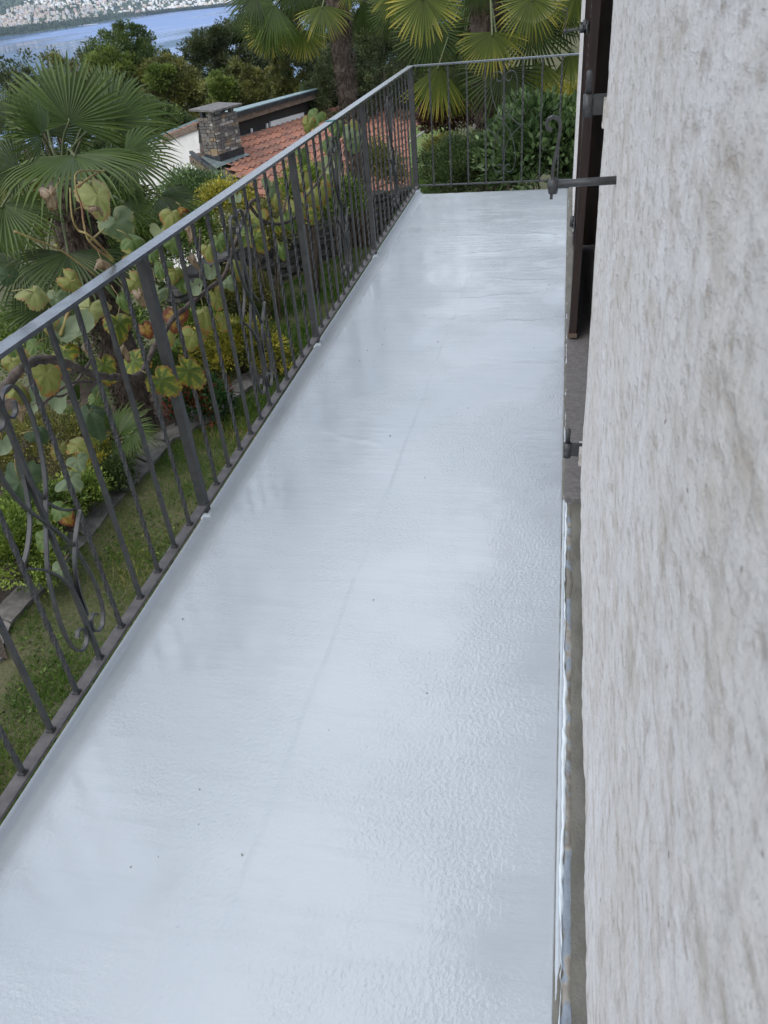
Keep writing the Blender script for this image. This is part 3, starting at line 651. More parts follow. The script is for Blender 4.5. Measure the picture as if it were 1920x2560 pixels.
# grass blades and weeds
def gz(x, y):
    P = np.stack([x, y, zg(x, y)], -1); return P[:, 2]
n = 560000; x = -.9-rng.random(n)**.9*7.0; y = -.7+rng.random(n)**1.3*15.7
ex = np.interp(y, eL[:, 1], eL[:, 0]); wid = .20
s_ = (x-WF[0][0])*wn[0]+(y-WF[0][1])*wn[1]
keep = (s_ < 0) & ((x > ex+wid*.85) | ((x < ex-.1) & (y > 5.6)) | (y > 8)) & ~((x < ex-.05) & (y < 5.6))
x, y = x[keep], y[keep]; n = len(x); P = np.stack([x, y, gz(x, y)-.02], -1)
hgt = (.045+.055*rng.random(n))*(1+.5*vnoise(P, .5, 61)); D = rng.normal(size=(n, 3))*[.55, .55, .1]+[0, 0, 1]; D /= np.linalg.norm(D, axis=1, keepdims=True)
sw = np.stack([rng.normal(size=n), rng.normal(size=n), np.zeros(n)], -1); sw /= np.linalg.norm(sw, axis=1, keepdims=True); wd = (.0042+.004*np.clip((y-4)/8, 0, 1.5))[:, None]
V = np.stack([P-sw*wd, P+sw*wd, P+D*hgt[:, None]], 1).reshape(-1, 3)
dry = np.clip(fbm(P, .8, 63, 4)*.55+.30, 0, 1)*np.clip((9.5-y)/4, .05, 1); rn = np.clip(.12+dry*.50+rng.normal(size=n)*.26, 0, 1)
b_ = np.arange(n)*3; tag(link('lawn_grass', np_mesh('lawn_grass', V, np.stack([b_, b_+1, b_+2], 1), L_grass, attr={'rnd': np.repeat(rn, 3)})), 'short green and brown lawn grass', kind='stuff')
n = 16000; x = rng.uniform(-5, -.2, n); y = rng.uniform(-1.5, 9, n); ex = np.interp(y, eL[:, 1], eL[:, 0]); q = np.stack([x, y, y*0], -1)
keep = (x > ex+.2) & (fbm(q, .5, 71, 3) > -.05); x, y = x[keep], y[keep]; P = np.stack([x, y, gz(x, y)+.004+.014*rng.random(len(x))], -1)
V, F, a = leafcloud(P, rng.normal(size=P.shape)*[1, 1, .25]+[0, 0, .2], .03+.025*rng.random(len(P)), .024, rng.random(len(P))*.8)
tag(link('lawn_weeds', np_mesh('lawn_weeds', V, F, L_green, attr={'rnd': a})), 'clover and small weeds in the lawn', kind='stuff')

# dry stone wall
wall = thing('dry_stone_wall', 'low dark dry stone wall at the back of the lawn', 'stone wall', (WF[0][0], WF[0][1], -2.8))
stm = []
for k in range(10):
    b = MB(); V = []
    for z in (-.5, .5):
        for x, y in ((-.5, -.5), (.5, -.5), (.5, .5), (-.5, .5)): V.append((x*random.uniform(.8, 1.05), y*random.uniform(.85, 1.05), z*random.uniform(.8, 1.0)))
    b.add(V, [(3, 2, 1, 0), (4, 5, 6, 7), (0, 1, 5, 4), (1, 2, 6, 5), (2, 3, 7, 6), (3, 0, 4, 7)]); stm.append(b.mesh('stone', M_stonew))
hs = [.80, .92, .74, .62]; cum = [0]; 
for i in range(3): cum.append(cum[-1]+np.linalg.norm(WF[i+1][:2]-WF[i][:2]))
def wall_at(t, z):
    i = min(max(np.searchsorted(cum, t)-1, 0), 2); f = (t-cum[i])/(cum[i+1]-cum[i]); p = WF[i][:2]*(1-f)+WF[i+1][:2]*f; d = WF[i+1][:2]-WF[i][:2]; return p, math.atan2(d[1], d[0]), hs[i]*(1-f)+hs[i+1]*f
stones = []
z = 0; TL = cum[-1]+1.2
while z < 1.0:
    ch = random.uniform(.045, .10); t = -1.3+random.uniform(0, .2)
    while t < TL:
        ln = random.uniform(.12, .42); p, an, h = wall_at(t+ln/2, z)
        if z < h: stones.append((p, an, z+ch/2, ln-.012, ch-.008, False))
        elif z < h+.1: stones.append((p, an, z+.01, ln*1.25, .045, True))
        t += ln
    z += ch
stones.sort(key=lambda q: -q[3]*q[4]); 
far_st = MB()
for i, (p, an, z, ln, ch, cap) in enumerate(stones):
    off = random.uniform(-.035, .02); dn = np.array([-math.sin(an), math.cos(an)])*(.14+off)
    mt = Matrix.Translation((p[0]+dn[0]-WF[0][0], p[1]+dn[1]-WF[0][1], z)) @ Matrix.Rotation(an+random.uniform(-.08, .08), 4, 'Z') @ Matrix.Rotation(random.uniform(-.06, .06), 4, 'Y') @ Matrix.Diagonal((ln, .34 if cap else .28, ch, 1))
    me = random.choice(stm)
    if i < 300: o = link('stone', me, wall); o.matrix_basis = mt
    else: far_st.add([mt @ v.co for v in me.vertices], [tuple(q.vertices) for q in me.polygons])
if far_st.v: tag(far_st.build('small_stones', M_stonew, wall), kind='stuff')

# ---------------------------------------------------------------- neighbour house
d_ = ray(2340, -203); d_[2] = 0; d_ /= np.linalg.norm(d_); s0 = np.array([d_[1], -d_[0], 0]); PR = R(15); PH = at(547, 408, 24.0)
sv = s0*math.cos(PR)+np.array([0, 0, -math.sin(PR)]); nr = np.cross(d_, sv); nr = nr if nr[2] > 0 else -nr
def onroof(u, v): 
    r_ = ray(u, v); return CAM+r_*((PH-CAM) @ nr)/(r_ @ nr)
def onvert(u, v, s):      # vertical plane parallel to the tile courses
    r_ = ray(u, v); return CAM+r_*(((PH+s0*s)-CAM) @ s0)/(r_ @ s0)
nh = thing('neighbour_house', 'low house with orange tiled roof and stone chimney below the garden', 'house', tuple(PH))
def L_(p): return np.array(p)-PH
vg0, vg1 = onroof(484, 388), onroof(592, 470); vgd = (vg1-vg0)/np.linalg.norm(vg1-vg0)
fr = np.array([d_, sv, nr])
va = fr @ (vg0-PH); vb = fr @ (vg1-PH); slope_v = (vb[0]-va[0])/(vb[1]-va[1])
def vr(s): return va[0]+(s-va[1])*slope_v       # verge position for slope coordinate s
def rp(r_, s, n_=0): return d_*r_+sv*s+nr*n_
ST, SB, RR = -.95, 6.2, 9.5
b = MB(); b.slab([rp(vr(ST), ST, -.05), rp(RR, ST, -.05), rp(RR, SB, -.05), rp(vr(SB), SB, -.05)], -nr, .14); roof = b.build('roof', M_woodold, nh)
TW, TLn = .27, .345
b = MB(); nx = 9; V = []
for yy, zz in ((0, .020), (TLn+.035, .058), (TLn+.035, .012)):
    for i in range(nx): x = i/(nx-1)*TW*1.02; V.append((x, yy, zz+.030*math.sin(i/(nx-1)*2*math.pi+.6)))
b.add(V, [(r_*nx+i, r_*nx+i+1, (r_+1)*nx+i+1, (r_+1)*nx+i) for r_ in (0, 1) for i in range(nx-1)], 0, False); tilem = b.mesh('roof_tile', M_tile)
tiles = []
ns = int((SB-ST)/TLn)
for j in range(ns+1):
    s = ST+j*TLn; r_ = vr(s)+.12; r_ = math.ceil(r_/TW)*TW
    while r_ < RR-TW:
        if not (-.12 < r_+TW*.5 < 1.08 and -.52 < s+TLn*.5 < .16) and not (s < .30 and r_+TW/2 < .08): tiles.append((r_, s))
        r_ += TW
def tmat(r_, s, j=1):
    return Matrix(((d_[0], sv[0], nr[0], 0), (d_[1], sv[1], nr[1], 0), (d_[2], sv[2], nr[2], 0), (0, 0, 0, 1))), rp(r_, s, random.uniform(-.004, .006))
def vis(q):
    p = PH+rp(*q); dd = p-CAM; return np.linalg.norm(dd)+(0 if q[1] < 4.6 and q[0] < 6.5 else 8)
tiles.sort(key=vis); rest = MB()
for i, q in enumerate(tiles):
    mt, loc = tmat(*q); mt = Matrix.Translation(loc) @ mt @ Matrix.Rotation(random.uniform(-.012, .012), 4, 'Z')
    if i < 300: o = link('roof_tile', tilem, roof); o.matrix_basis = mt
    else: rest.add([mt @ v.co for v in tilem.vertices], [tuple(p.vertices) for p in tilem.polygons])
tag(rest.build('roof_tiles', M_tile, roof), kind='stuff')
# verge: gutter, worn board
b = MB(); P0, P1 = rp(vr(ST), ST, .03), rp(vr(SB), SB, .03); b.tube([P0, P1], 1, rect=(.07, .10), up=nr); b.build('gutter', M_black, roof)
out = np.cross(vgd, (0, 0, 1)); out = out if out @ (CAM-PH) > 0 else -out
b = MB(); P0, P1 = rp(vr(ST), ST, -.16)+out*.02, rp(vr(SB), SB, -.16)+out*.02; b.tube([P0, P1], 1, rect=(.20, .05), up=(0, 0, 1)); b.build('verge_board', M_woodold, roof)
# chimney of mixed stones
CR0, CR1, CS0, CS1, CH = .0, 1.0, -.42, .06, 1.14
chim = link('chimney', None, nh) if False else None
zb = lambda s: -math.sin(PR)*s
def cp(r_, s, z): p = d_*r_+s0*s; return (p[0], p[1], z)
b = MB(); b.add([cp(r_, s, z) for z in (-.3, CH-.02) for r_, s in ((CR0+.02, CS0), (CR1-.02, CS0), (CR1-.02, CS1-.02), (CR0+.02, CS1-.02))], [(3, 2, 1, 0), (4, 5, 6, 7), (0, 1, 5, 4), (1, 2, 6, 5), (2, 3, 7, 6), (3, 0, 4, 7)]); chim = b.build('chimney', simple('chimney_mortar', (.16, .15, .135), (.25, .23, .20), 20, .9, 0, .01, 30), nh)
cs = []
for k in range(8):
    b = MB(); V = []
    for x in (-.5, .5):
        for y, z in ((-.5, -.5), (.5, -.5), (.5, .5), (-.5, .5)): V.append((x*random.uniform(.85, 1), y*random.uniform(.86, 1), z*random.uniform(.85, 1)))
    b.add(V, [(3, 2, 1, 0), (4, 5, 6, 7), (0, 1, 5, 4), (1, 2, 6, 5), (2, 3, 7, 6), (3, 0, 4, 7)]); cs.append(b.mesh('stone', M_stonec))
def face_stones(o_, ax, L, nrm):
    z = .22
    while z < CH-.03:
        ch = random.uniform(.05, .12); ch = min(ch, CH-z); t = 0
        while t < L-.01:
            ln = min(random.uniform(.08, .26), L-t); ln = L-t if L-t-ln < .06 else ln
            big = random.random() < .06 and z < CH-.3
            c = o_+ax*(t+ln/2)+nrm*random.uniform(-.012, .012)+np.array([0, 0, z+ch/2])
            m_ = Matrix(((ax[0], nrm[0], 0, c[0]), (ax[1], nrm[1], 0, c[1]), (0, 0, 1, c[2]), (0, 0, 0, 1))) @ Matrix.Diagonal((ln-.008, .07+(.02 if big else 0), (ch-.007)*(1.9 if big else 1), 1))
            o = link('stone', random.choice(cs), chim); o.matrix_basis = m_; t += ln
        z += ch
face_stones(d_*CR0+s0*CS1, d_, CR1-CR0, s0); face_stones(d_*CR0+s0*CS0, s0, CS1-CS0, -d_)
b = MB(); b.add([cp(r_, s, z) for z in (-.22, .23) for r_, s in ((CR0-.04, CS0), (CR1+.03, CS0), (CR1+.03, CS1+.05), (CR0-.04, CS1+.05))], [(3, 2, 1, 0), (4, 5, 6, 7), (0, 1, 5, 4), (1, 2, 6, 5), (2, 3, 7, 6), (3, 0, 4, 7)]); b.build('flashing', M_black, chim)
b = MB(); b.slab([rp(vr(.38)+.05, .30, .045), rp(1.12, .22, .06), rp(1.12, .08, .06), rp(CR0-.04, .08, .06), rp(-.08, -.48, .06), rp(vr(-.45)+.04, -.48, .05)][::-1], nr, .012); b.build('apron', M_lead, chim)
for r_, s in ((.08, CS1-.1), (.9, CS1-.08), (.08, CS0+.1), (.9, CS0+.1), (.48, CS0+.08)):
    b = MB(); c = cp(r_, s, CH+.08); b.box(c, (.13, .10, .18), Matrix.Rotation(math.atan2(d_[1], d_[0]), 3, 'Z')); b.build('cap_block', M_black if s < -.3 else M_stonec, chim)
b = MB(); b.box(cp(.5, -.18, CH+.17), (1.22, .86, .045), Matrix.Rotation(math.atan2(d_[1], d_[0]), 3, 'Z') @ Matrix.Rotation(.04, 3, 'X')); b.build('cap_slab', M_slate, chim)
# white walls under the verge
def vface(name, pxs, dist0, mat, thick, nh_, back=(0, 0, 0)):
    pass
wallp = PH+s0*0; wn_ = out.copy(); wn_[2] = 0; wn_ /= np.linalg.norm(wn_); wa = PH+rp(vr(0), 0)-wn_*.30
def onw(u, v, off=0): r_ = ray(u, v); return CAM+r_*(((wa-wn_*off)-CAM) @ wn_)/(r_ @ wn_)
poly = [onw(330, 372), onw(440, 335), onw(497, 318), onw(501, 400), onw(545, 440), onw(610, 488)]
pz = [L_(p) for p in poly]; lo = [(pz[-1][0], pz[-1][1], -7), (pz[0][0], pz[0][1], -7)]
b = MB(); b.slab([tuple(p) for p in pz]+lo, -wn_, .3); b.build('gable_wall', M_plaster_far, nh)
b = MB(); b.slab([tuple(L_(onw(u, v, .2))) for u, v in ((497, 312), (520, 330), (535, 400), (498, 400))], wn_, .22) if False else b.slab([tuple(L_(onw(u, v, -.02))) for u, v in ((497, 322), (512, 322), (518, 352), (499, 358))], wn_, .02); b.build('gap_shade_sheet', M_dark, nh)  # thin near-black sheet; the gap's shade is put into its colour
# small side roof above the gable wall
pa = [L_(onw(u, v, -.06)) for u, v in ((405, 357), (492, 324), (492, 308), (405, 343))]
b = MB(); b.slab([tuple(p) for p in pa], -wn_, .35); sr = b.build('side_roof', M_woodold, nh)
for k in range(6):
    f = k/6; p = pa[3]*(1-f)+pa[2]*f; o = link('roof_tile', tilem, sr); o.matrix_basis = Matrix.Translation(p+np.array([0, 0, .01])) @ Matrix.Rotation(math.atan2(pa[2][1]-pa[3][1], pa[2][0]-pa[3][0]), 4, 'Z') @ Matrix.Rotation(-.1, 4, 'X') @ Matrix.Scale(1.2, 4)
# upper roof: fascia, gutter, soffit, sheet painted dark as the shaded opening, white panel below
def uv_(pts_, s): return [tuple(L_(onvert(u, v, s))) for u, v in pts_]
b = MB(); b.slab(uv_([(545, 307), (797, 231), (797, 244), (545, 322)], -.85), -s0, .06); ur = b.build('upper_roof', M_woodold, nh)
b = MB(); b.slab(uv_([(545, 295), (797, 223), (797, 232), (545, 307)], -.80), -s0, .14); b.build('gutter', M_black, ur)
t0, t1 = [np.array(q) for q in uv_([(545, 292), (797, 221)], -.84)]
up_ = -s0*math.cos(R(12))-np.array([0, 0, math.sin(R(12))]); b = MB(); b.slab([tuple(t0), tuple(t1), tuple(t1-s0*.25), tuple(t0-s0*.6)], (0, 0, -1), .05); b.slab([tuple(t0-s0*.6), tuple(t1-s0*.25), tuple(t1+up_*3.2), tuple(t0+up_*3.2)], (0, 0, -1), .07); b.build('roof_sheet', simple('teal_sheet', (.12, .19, .20), (.19, .27, .27), 4, .45, .1), ur)
b = MB(); q = uv_([(545, 300), (778, 240), (778, 300), (545, 420)], -1.05); b.slab(q, -s0, .2); b.build('opening_shade_sheet', M_dark, nh)  # near-black slab whose colour stands in for shade under the upper roof
b = MB(); b.slab(uv_([(677, 304), (760, 281), (760, 298), (677, 317)], -.98), -s0, .05); b.build('white_panel', M_plaster_far, nh)
b = MB(); b.slab(uv_([(590, 352), (778, 297), (778, 290), (590, 344)][::-1], -.93), -s0, .08); b.build('lead_flashing', M_lead, nh)
for u, v in ((628, 322), (667, 309)):
    b = MB(); b.slab(uv_([(u, v), (u+3.5, v-1), (u+4.5, v+14), (u+1, v+15)], -.99), -s0, .04); b.build('batten', M_plaster_far, nh)
# small farther house glimpsed between the palm and the trees
sh = at(414, 283, 60); s_h = thing('small_house', 'small white house with dark roof glimpsed behind the big fan palm', 'house', tuple(sh), .5)
b = MB(); b.box((0, 0, -1.0), (1.3, 1.2, 1.6)); b.build('wall', M_plaster_far, s_h)
b = MB(); b.add([(-.85, -.8, -.2), (.85, -.8, -.2), (.85, .8, -.2), (-.85, .8, -.2), (-.85, 0, .2), (.85, 0, .2)], [(0, 1, 5, 4), (2, 3, 4, 5), (1, 2, 5), (3, 0, 4), (3, 2, 1, 0)]); b.build('roof', M_black, s_h)

# ---------------------------------------------------------------- fan palms
def blade(nseg, spread, droop=.12, cup=.05, fuse=.5, tipyel=0, seed=0, narrow=1.0):
    rr = np.random.default_rng(seed); V = []; F = []; A_ = []; st = np.array([.03, .22, fuse, fuse+.16, fuse+.30, fuse+.41, 1.0])
    st = np.clip(st, 0, 1); dth = 2*spread/nseg
    for k in range(nseg):
        th = -spread+dth*(k+.5); Ls = (.80+.20*math.cos(th*.62))*(1+rr.uniform(-.05, .05)); o = len(V); rs = rr.random(); td = rr.uniform(.0, .35)*(1 if rr.random() < .78 else 3.0); tw = rr.uniform(-.09, .09)
        for j, f in enumerate(st):
            r_ = f*Ls; wf = math.tan(dth/2)*fuse*Ls
            hw = math.tan(dth/2)*r_*.97 if f <= fuse else wf*(1-((f-fuse)/(1-fuse))**3*.95)*narrow
            thh = th+tw*max(0, f-fuse); c, s = math.cos(thh), math.sin(thh)
            zc = -droop*r_*r_-td*max(0, f-.68)**1.6*2.2+cup*r_*abs(math.sin(th))*(1 if f < fuse else 1)
            cx, cy = s*r_, c*r_; fold = hw*.75
            V += [(cx-c*hw, cy+s*hw, zc+fold), (cx, cy, zc-fold*.4), (cx+c*hw, cy-s*hw, zc+fold)]
            a = .02+.34*rs+.30*f+tipyel*max(0, f-.35)**1.1*(.7+.6*rs); A_ += [a, a-.08, a]
        for j in range(len(st)-1):
            for q in (0, 1): F.append((o+j*3+q, o+j*3+q+1, o+j*3+4+q, o+j*3+3+q))
    return np.array(V), np.array(F), np.clip(A_, 0, 1)
BL = {}
def blade_mesh(key, mat, **k):
    V, F, A_ = blade(**k); BL[key] = np_mesh('frond', V, F, mat, attr={'rnd': A_}); return BL[key]
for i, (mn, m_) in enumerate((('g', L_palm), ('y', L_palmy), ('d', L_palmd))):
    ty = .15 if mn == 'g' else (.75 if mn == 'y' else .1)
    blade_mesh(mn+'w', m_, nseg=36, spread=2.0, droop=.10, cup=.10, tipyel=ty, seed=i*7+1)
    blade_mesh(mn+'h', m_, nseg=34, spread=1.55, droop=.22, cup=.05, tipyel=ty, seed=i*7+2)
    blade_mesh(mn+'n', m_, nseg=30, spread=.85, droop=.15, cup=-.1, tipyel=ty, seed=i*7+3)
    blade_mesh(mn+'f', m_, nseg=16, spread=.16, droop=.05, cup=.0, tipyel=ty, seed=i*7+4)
for kk in list(BL):
    m_ = BL[kk].materials[0]; sp_ = {'w': 1.85, 'h': 1.4, 'n': .8, 'f': .16}[kk[1]]; me1 = BL[kk]; blade_mesh(kk+'2', m_, nseg={'w': 33, 'h': 30, 'n': 26, 'f': 14}[kk[1]], spread=sp_, droop=.2, cup=.02, fuse=.42, tipyel={'g': .15, 'y': .6, 'd': .1}[kk[0]], seed=hash(kk) % 1 + ord(kk[0])+ord(kk[1]))
def palm(name, label, foot, top, r0_, r1_, fronds, crown=None, hair=260, cut=0, seed=1):
    rr = random.Random(seed); foot = np.array(foot, float); top = np.array(top, float); t = thing(name, label, 'palm tree', tuple(foot))
    b = MB(); n = 40; V = []; q = 14; P = []
    for i in range(n+1):
        f = i/n; c = (top-foot)*f+np.array([.04*math.sin(f*5), .03*math.sin(f*4+1), 0]); r_ = r0_*(1-f)+r1_*f+.012*math.sin(i*2.1)
        for k in range(q): a = 2*math.pi*k/q; e = r_*(1+rr.uniform(-.10, .12)); V.append((c[0]+math.cos(a)*e, c[1]+math.sin(a)*e, c[2]))
    b.add(V, [(i*q+k, i*q+(k+1) % q, (i+1)*q+(k+1) % q, (i+1)*q+k) for i in range(n) for k in range(q)], 0, False); b.add([V[n*q+k] for k in range(q)], [tuple(range(q))]); b.build('trunk', M_bark, t)
    # hanging fibre and old leaf stubs
    n = hair*12; a = rng.uniform(0, 6.283, n); f = rng.random(n); H_ = (top-foot); rad = (r0_*(1-f)+r1_*f)*.98
    C = f[:, None]*H_+np.stack([np.cos(a)*rad, np.sin(a)*rad, 0*a], -1); D = np.stack([np.cos(a)*.5, np.sin(a)*.5, np.full(n, -.9)], -1)+rng.normal(size=(n, 3))*.25
    V, F, at2 = leafcloud(C, D, .05+.09*rng.random(n), .006+.012*rng.random(n), rng.random(n), .02)
    tag(link('trunk_fibre', np_mesh('trunk_fibre', V, F, M_bark), t), kind='stuff')
    b = MB()
    for k in range(hair//4):
        a = rr.uniform(0, 6.28); f = rr.random()**.7; c = H_*f; r_ = r0_*(1-f)+r1_*f
        p0 = Vector((c[0]+math.cos(a)*r_*.8, c[1]+math.sin(a)*r_*.8, c[2])); p1 = p0+Vector((math.cos(a)*r_*.6, math.sin(a)*r_*.6, rr.uniform(.02, .12)))
        b.tube([p0, p1], [.018, .008], 4)
    tag(b.build('leaf_stub', M_bark, t), kind='stuff')
    cr = (crown if crown is not None else top)
    for fr_ in fronds:
        hub, tip, nrm, key = fr_[:4]; hub = np.array(hub); ax = np.array(tip)-hub; R_ = np.linalg.norm(ax); ax = ax/R_
        nn = np.array(nrm, float); nn -= ax*(nn @ ax); nn /= np.linalg.norm(nn); x_ = np.cross(ax, nn); h = hub-foot
        o = link('frond', BL[key+rr.choice(('', '2'))], t); o.matrix_basis = Matrix(((x_[0]*R_, ax[0]*R_, nn[0]*R_, h[0]), (x_[1]*R_, ax[1]*R_, nn[1]*R_, h[1]), (x_[2]*R_, ax[2]*R_, nn[2]*R_, h[2]), (0, 0, 0, 1)))
        if len(fr_) > 4 and fr_[4] == 0: continue
        s_ = np.array(cr)-foot+np.array([rr.uniform(-.06, .06), rr.uniform(-.06, .06), rr.uniform(-.15, .1)]); mid = (s_+h)/2+np.array([0, 0, .12*np.linalg.norm(h-s_)]); inv = o.matrix_basis.inverted()
        pts_ = smooth([s_, mid, h, h+ax*.05*R_], 5); b = MB(); b.tube([inv @ Vector(p) for p in pts_], [(.016-.009*i/len(pts_))/R_ for i in range(len(pts_))], 6); b.build('petiole', M_petiole, o)
    return t
M_petiole = simple('petiole', (.07, .10, .03), (.12, .13, .05), 5, .5)
def FP(u, v, dist, tu, tv, td, key, up=.6, face=1.0, pet=1):
    """frond with hub seen at (u,v), middle leaflet tip at (tu,tv); normal between the viewer and straight up"""
    h = at(u, v, dist); t = at(tu, tv, dist+td); n = -ray(u, v)*face+np.array([0, 0, up]); return (h, t, n, key, pet)
# big palm left of the balcony
foot = at_z(352, 1078, -2.8); tp = foot.copy(); tp[2] = 0; 
hz = lambda u, v, xy: CAM+ray(u, v)*(np.hypot(*(xy-CAM[:2]))/np.hypot(*ray(u, v)[:2]))
tp = hz(165, 455, foot[:2]); DB = np.linalg.norm(tp-CAM)
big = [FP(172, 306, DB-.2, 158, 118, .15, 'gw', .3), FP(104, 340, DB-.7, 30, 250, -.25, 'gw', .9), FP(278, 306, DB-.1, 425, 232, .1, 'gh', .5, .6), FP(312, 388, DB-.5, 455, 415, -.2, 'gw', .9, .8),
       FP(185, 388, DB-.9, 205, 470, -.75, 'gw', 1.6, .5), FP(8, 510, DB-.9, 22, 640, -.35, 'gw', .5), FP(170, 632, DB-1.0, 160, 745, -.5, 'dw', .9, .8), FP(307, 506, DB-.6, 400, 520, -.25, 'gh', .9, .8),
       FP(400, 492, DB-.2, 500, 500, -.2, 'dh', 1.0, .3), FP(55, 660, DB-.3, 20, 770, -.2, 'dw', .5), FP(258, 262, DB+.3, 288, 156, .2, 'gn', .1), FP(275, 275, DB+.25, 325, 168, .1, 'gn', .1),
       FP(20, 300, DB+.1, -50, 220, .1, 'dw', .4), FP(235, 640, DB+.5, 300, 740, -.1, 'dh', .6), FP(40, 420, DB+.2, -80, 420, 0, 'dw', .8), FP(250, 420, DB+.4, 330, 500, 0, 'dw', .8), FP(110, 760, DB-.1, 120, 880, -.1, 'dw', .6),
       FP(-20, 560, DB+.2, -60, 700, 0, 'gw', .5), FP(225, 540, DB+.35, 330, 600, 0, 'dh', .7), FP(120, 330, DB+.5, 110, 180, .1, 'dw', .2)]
palm('fan_palm', 'big dark green fan palm filling the left side beyond the railing', foot, tp, .17, .19, big, tp+np.array([0, 0, .1]), 420, seed=3)
# palm with yellowing hanging fans, slim trunk in front of the tiled roof
f2 = at_z(912, 615, -2.8); t2 = hz(848, 60, f2[:2]); t2b = t2+np.array([0, 0, .6]); D2 = np.linalg.norm(t2-CAM)
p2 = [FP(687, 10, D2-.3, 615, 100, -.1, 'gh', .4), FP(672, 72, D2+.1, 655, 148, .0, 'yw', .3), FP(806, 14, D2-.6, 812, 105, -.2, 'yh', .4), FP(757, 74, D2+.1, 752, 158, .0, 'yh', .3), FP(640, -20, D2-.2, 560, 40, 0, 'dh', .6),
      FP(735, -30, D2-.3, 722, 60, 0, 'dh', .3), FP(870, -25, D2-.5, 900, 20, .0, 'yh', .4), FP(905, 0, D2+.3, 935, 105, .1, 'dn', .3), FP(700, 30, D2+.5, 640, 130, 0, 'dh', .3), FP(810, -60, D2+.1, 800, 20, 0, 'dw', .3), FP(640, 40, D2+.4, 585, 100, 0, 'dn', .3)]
palm('fan_palm', 'slender fan palm with yellow tipped hanging fans in front of the tiled roof', f2, t2b, .145, .15, p2, t2b, 420, seed=4)
# palm at the end of the balcony
f3 = CAM+ray(1243, 400)*11.6; f3[2] = -2.4; t3 = hz(1215, -60, f3[:2]); D3 = 11.5
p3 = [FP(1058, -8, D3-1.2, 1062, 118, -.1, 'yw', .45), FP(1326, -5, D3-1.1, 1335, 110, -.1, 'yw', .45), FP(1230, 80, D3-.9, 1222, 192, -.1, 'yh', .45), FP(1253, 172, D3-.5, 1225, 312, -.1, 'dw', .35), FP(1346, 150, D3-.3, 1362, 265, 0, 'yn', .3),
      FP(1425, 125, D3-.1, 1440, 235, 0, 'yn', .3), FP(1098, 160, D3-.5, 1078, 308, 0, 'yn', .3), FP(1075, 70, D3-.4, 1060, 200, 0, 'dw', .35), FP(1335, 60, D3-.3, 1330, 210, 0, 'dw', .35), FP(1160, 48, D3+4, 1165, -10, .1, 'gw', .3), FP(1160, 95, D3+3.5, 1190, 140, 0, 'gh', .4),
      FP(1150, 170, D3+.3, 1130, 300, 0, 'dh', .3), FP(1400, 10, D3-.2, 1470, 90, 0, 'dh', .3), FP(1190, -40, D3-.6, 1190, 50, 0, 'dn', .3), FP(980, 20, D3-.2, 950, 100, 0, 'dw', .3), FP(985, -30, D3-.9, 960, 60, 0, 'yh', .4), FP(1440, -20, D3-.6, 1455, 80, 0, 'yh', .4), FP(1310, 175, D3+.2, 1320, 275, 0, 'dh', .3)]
palm('fan_palm', 'tall fan palm with wide hanging fans behind the end railing', f3, t3, .19, .17, p3, t3, 420, seed=5)
# young palms under the big one
for lab, fpx, fr_ in (('young fan palm with thin arching leaves beside the stone edging', (300, 1150), [(285, 1075, 235, 1010), (300, 1085, 350, 1010), (290, 1100, 250, 1140), (310, 1095, 372, 1075), (305, 1105, 320, 1165), (330, 1080, 398, 1100), (270, 1090, 215, 1075)]),
                      ('young palm with drooping leaves below the thick vine branch', (215, 1085), [(200, 1000, 170, 950), (225, 1000, 290, 975), (215, 1020, 260, 1060), (195, 1020, 150, 1050)])):
    ft = at_z(*fpx, -2.78); dd = np.linalg.norm(ft-CAM); cr = ft+np.array([0, 0, .15])
    fs = [FP(a, b_, dd-.35-.05*i, c, d, -.15, ('gn', 'gh')[i % 2], 1.4, .6) for i, (a, b_, c, d) in enumerate(fr_)]
    palm('young_palm', lab, ft, cr, .05, .05, fs, cr, 20, seed=9)

# ---------------------------------------------------------------- shrubs
def shrub(name, label, cat, u, v, dist, ru, rv, mat, nc, per, rc, L, W, zb=None, depth=None, flat=.2, shell=.5, group=None):
    if zb == -2.8:
        for _ in range(12):
            c = at(u, v, dist); dist += (c[2]+2.8-rv*dist/1962*.72)/max(.15, -ray(u, v)[2])*.8
    c = at(u, v, dist); k = dist/1962.0; rx = ru*k; rz = rv*k; gz_ = ground_z(c[0], c[1]) if zb is None else zb
    h = max(c[2]-gz_, .1); t = thing(name, label, cat, (c[0], c[1], gz_), group=group)
    foliage('foliage', mat, t, (0, 0, h), (rx, depth or rx*.9, rz), nc, per, rc, L, W, flat, shell)
    b = MB(); rr = random.Random(int(u+v))
    for i in range(6):
        a = rr.uniform(0, 6.28); e = rr.uniform(.2, .6); b.tube([(math.cos(a)*.04, math.sin(a)*.04, 0), (math.cos(a)*rx*e*.5, math.sin(a)*rx*e*.5, h*.6), (math.cos(a)*rx*e, math.sin(a)*rx*e, h+rz*.3)], [.018, .013, .006], 5)
    b.build('stem', M_trunk, t); return t
shrub('azalea', 'low rounded light green shrub below the railing in the left corner', 'shrub', 45, 1400, 5.9, 110, 105, L_lime, 130, 75, .10, .042, .019, -2.8)
shrub('azalea', 'fresh green azalea mound beside the white marked edging slab', 'shrub', 205, 1250, 6.5, 62, 60, L_lime, 80, 60, .08, .038, .018, -2.8)
shrub('shrub', 'dark green low shrub between the azalea mounds', 'shrub', 110, 1290, 6.3, 95, 80, L_green, 110, 70, .09, .036, .016, -2.8)
shrub('shrub', 'yellow and green shrub under the young palm', 'shrub', 250, 1165, 7.0, 60, 58, L_yellow, 80, 55, .09, .04, .014, -2.8)
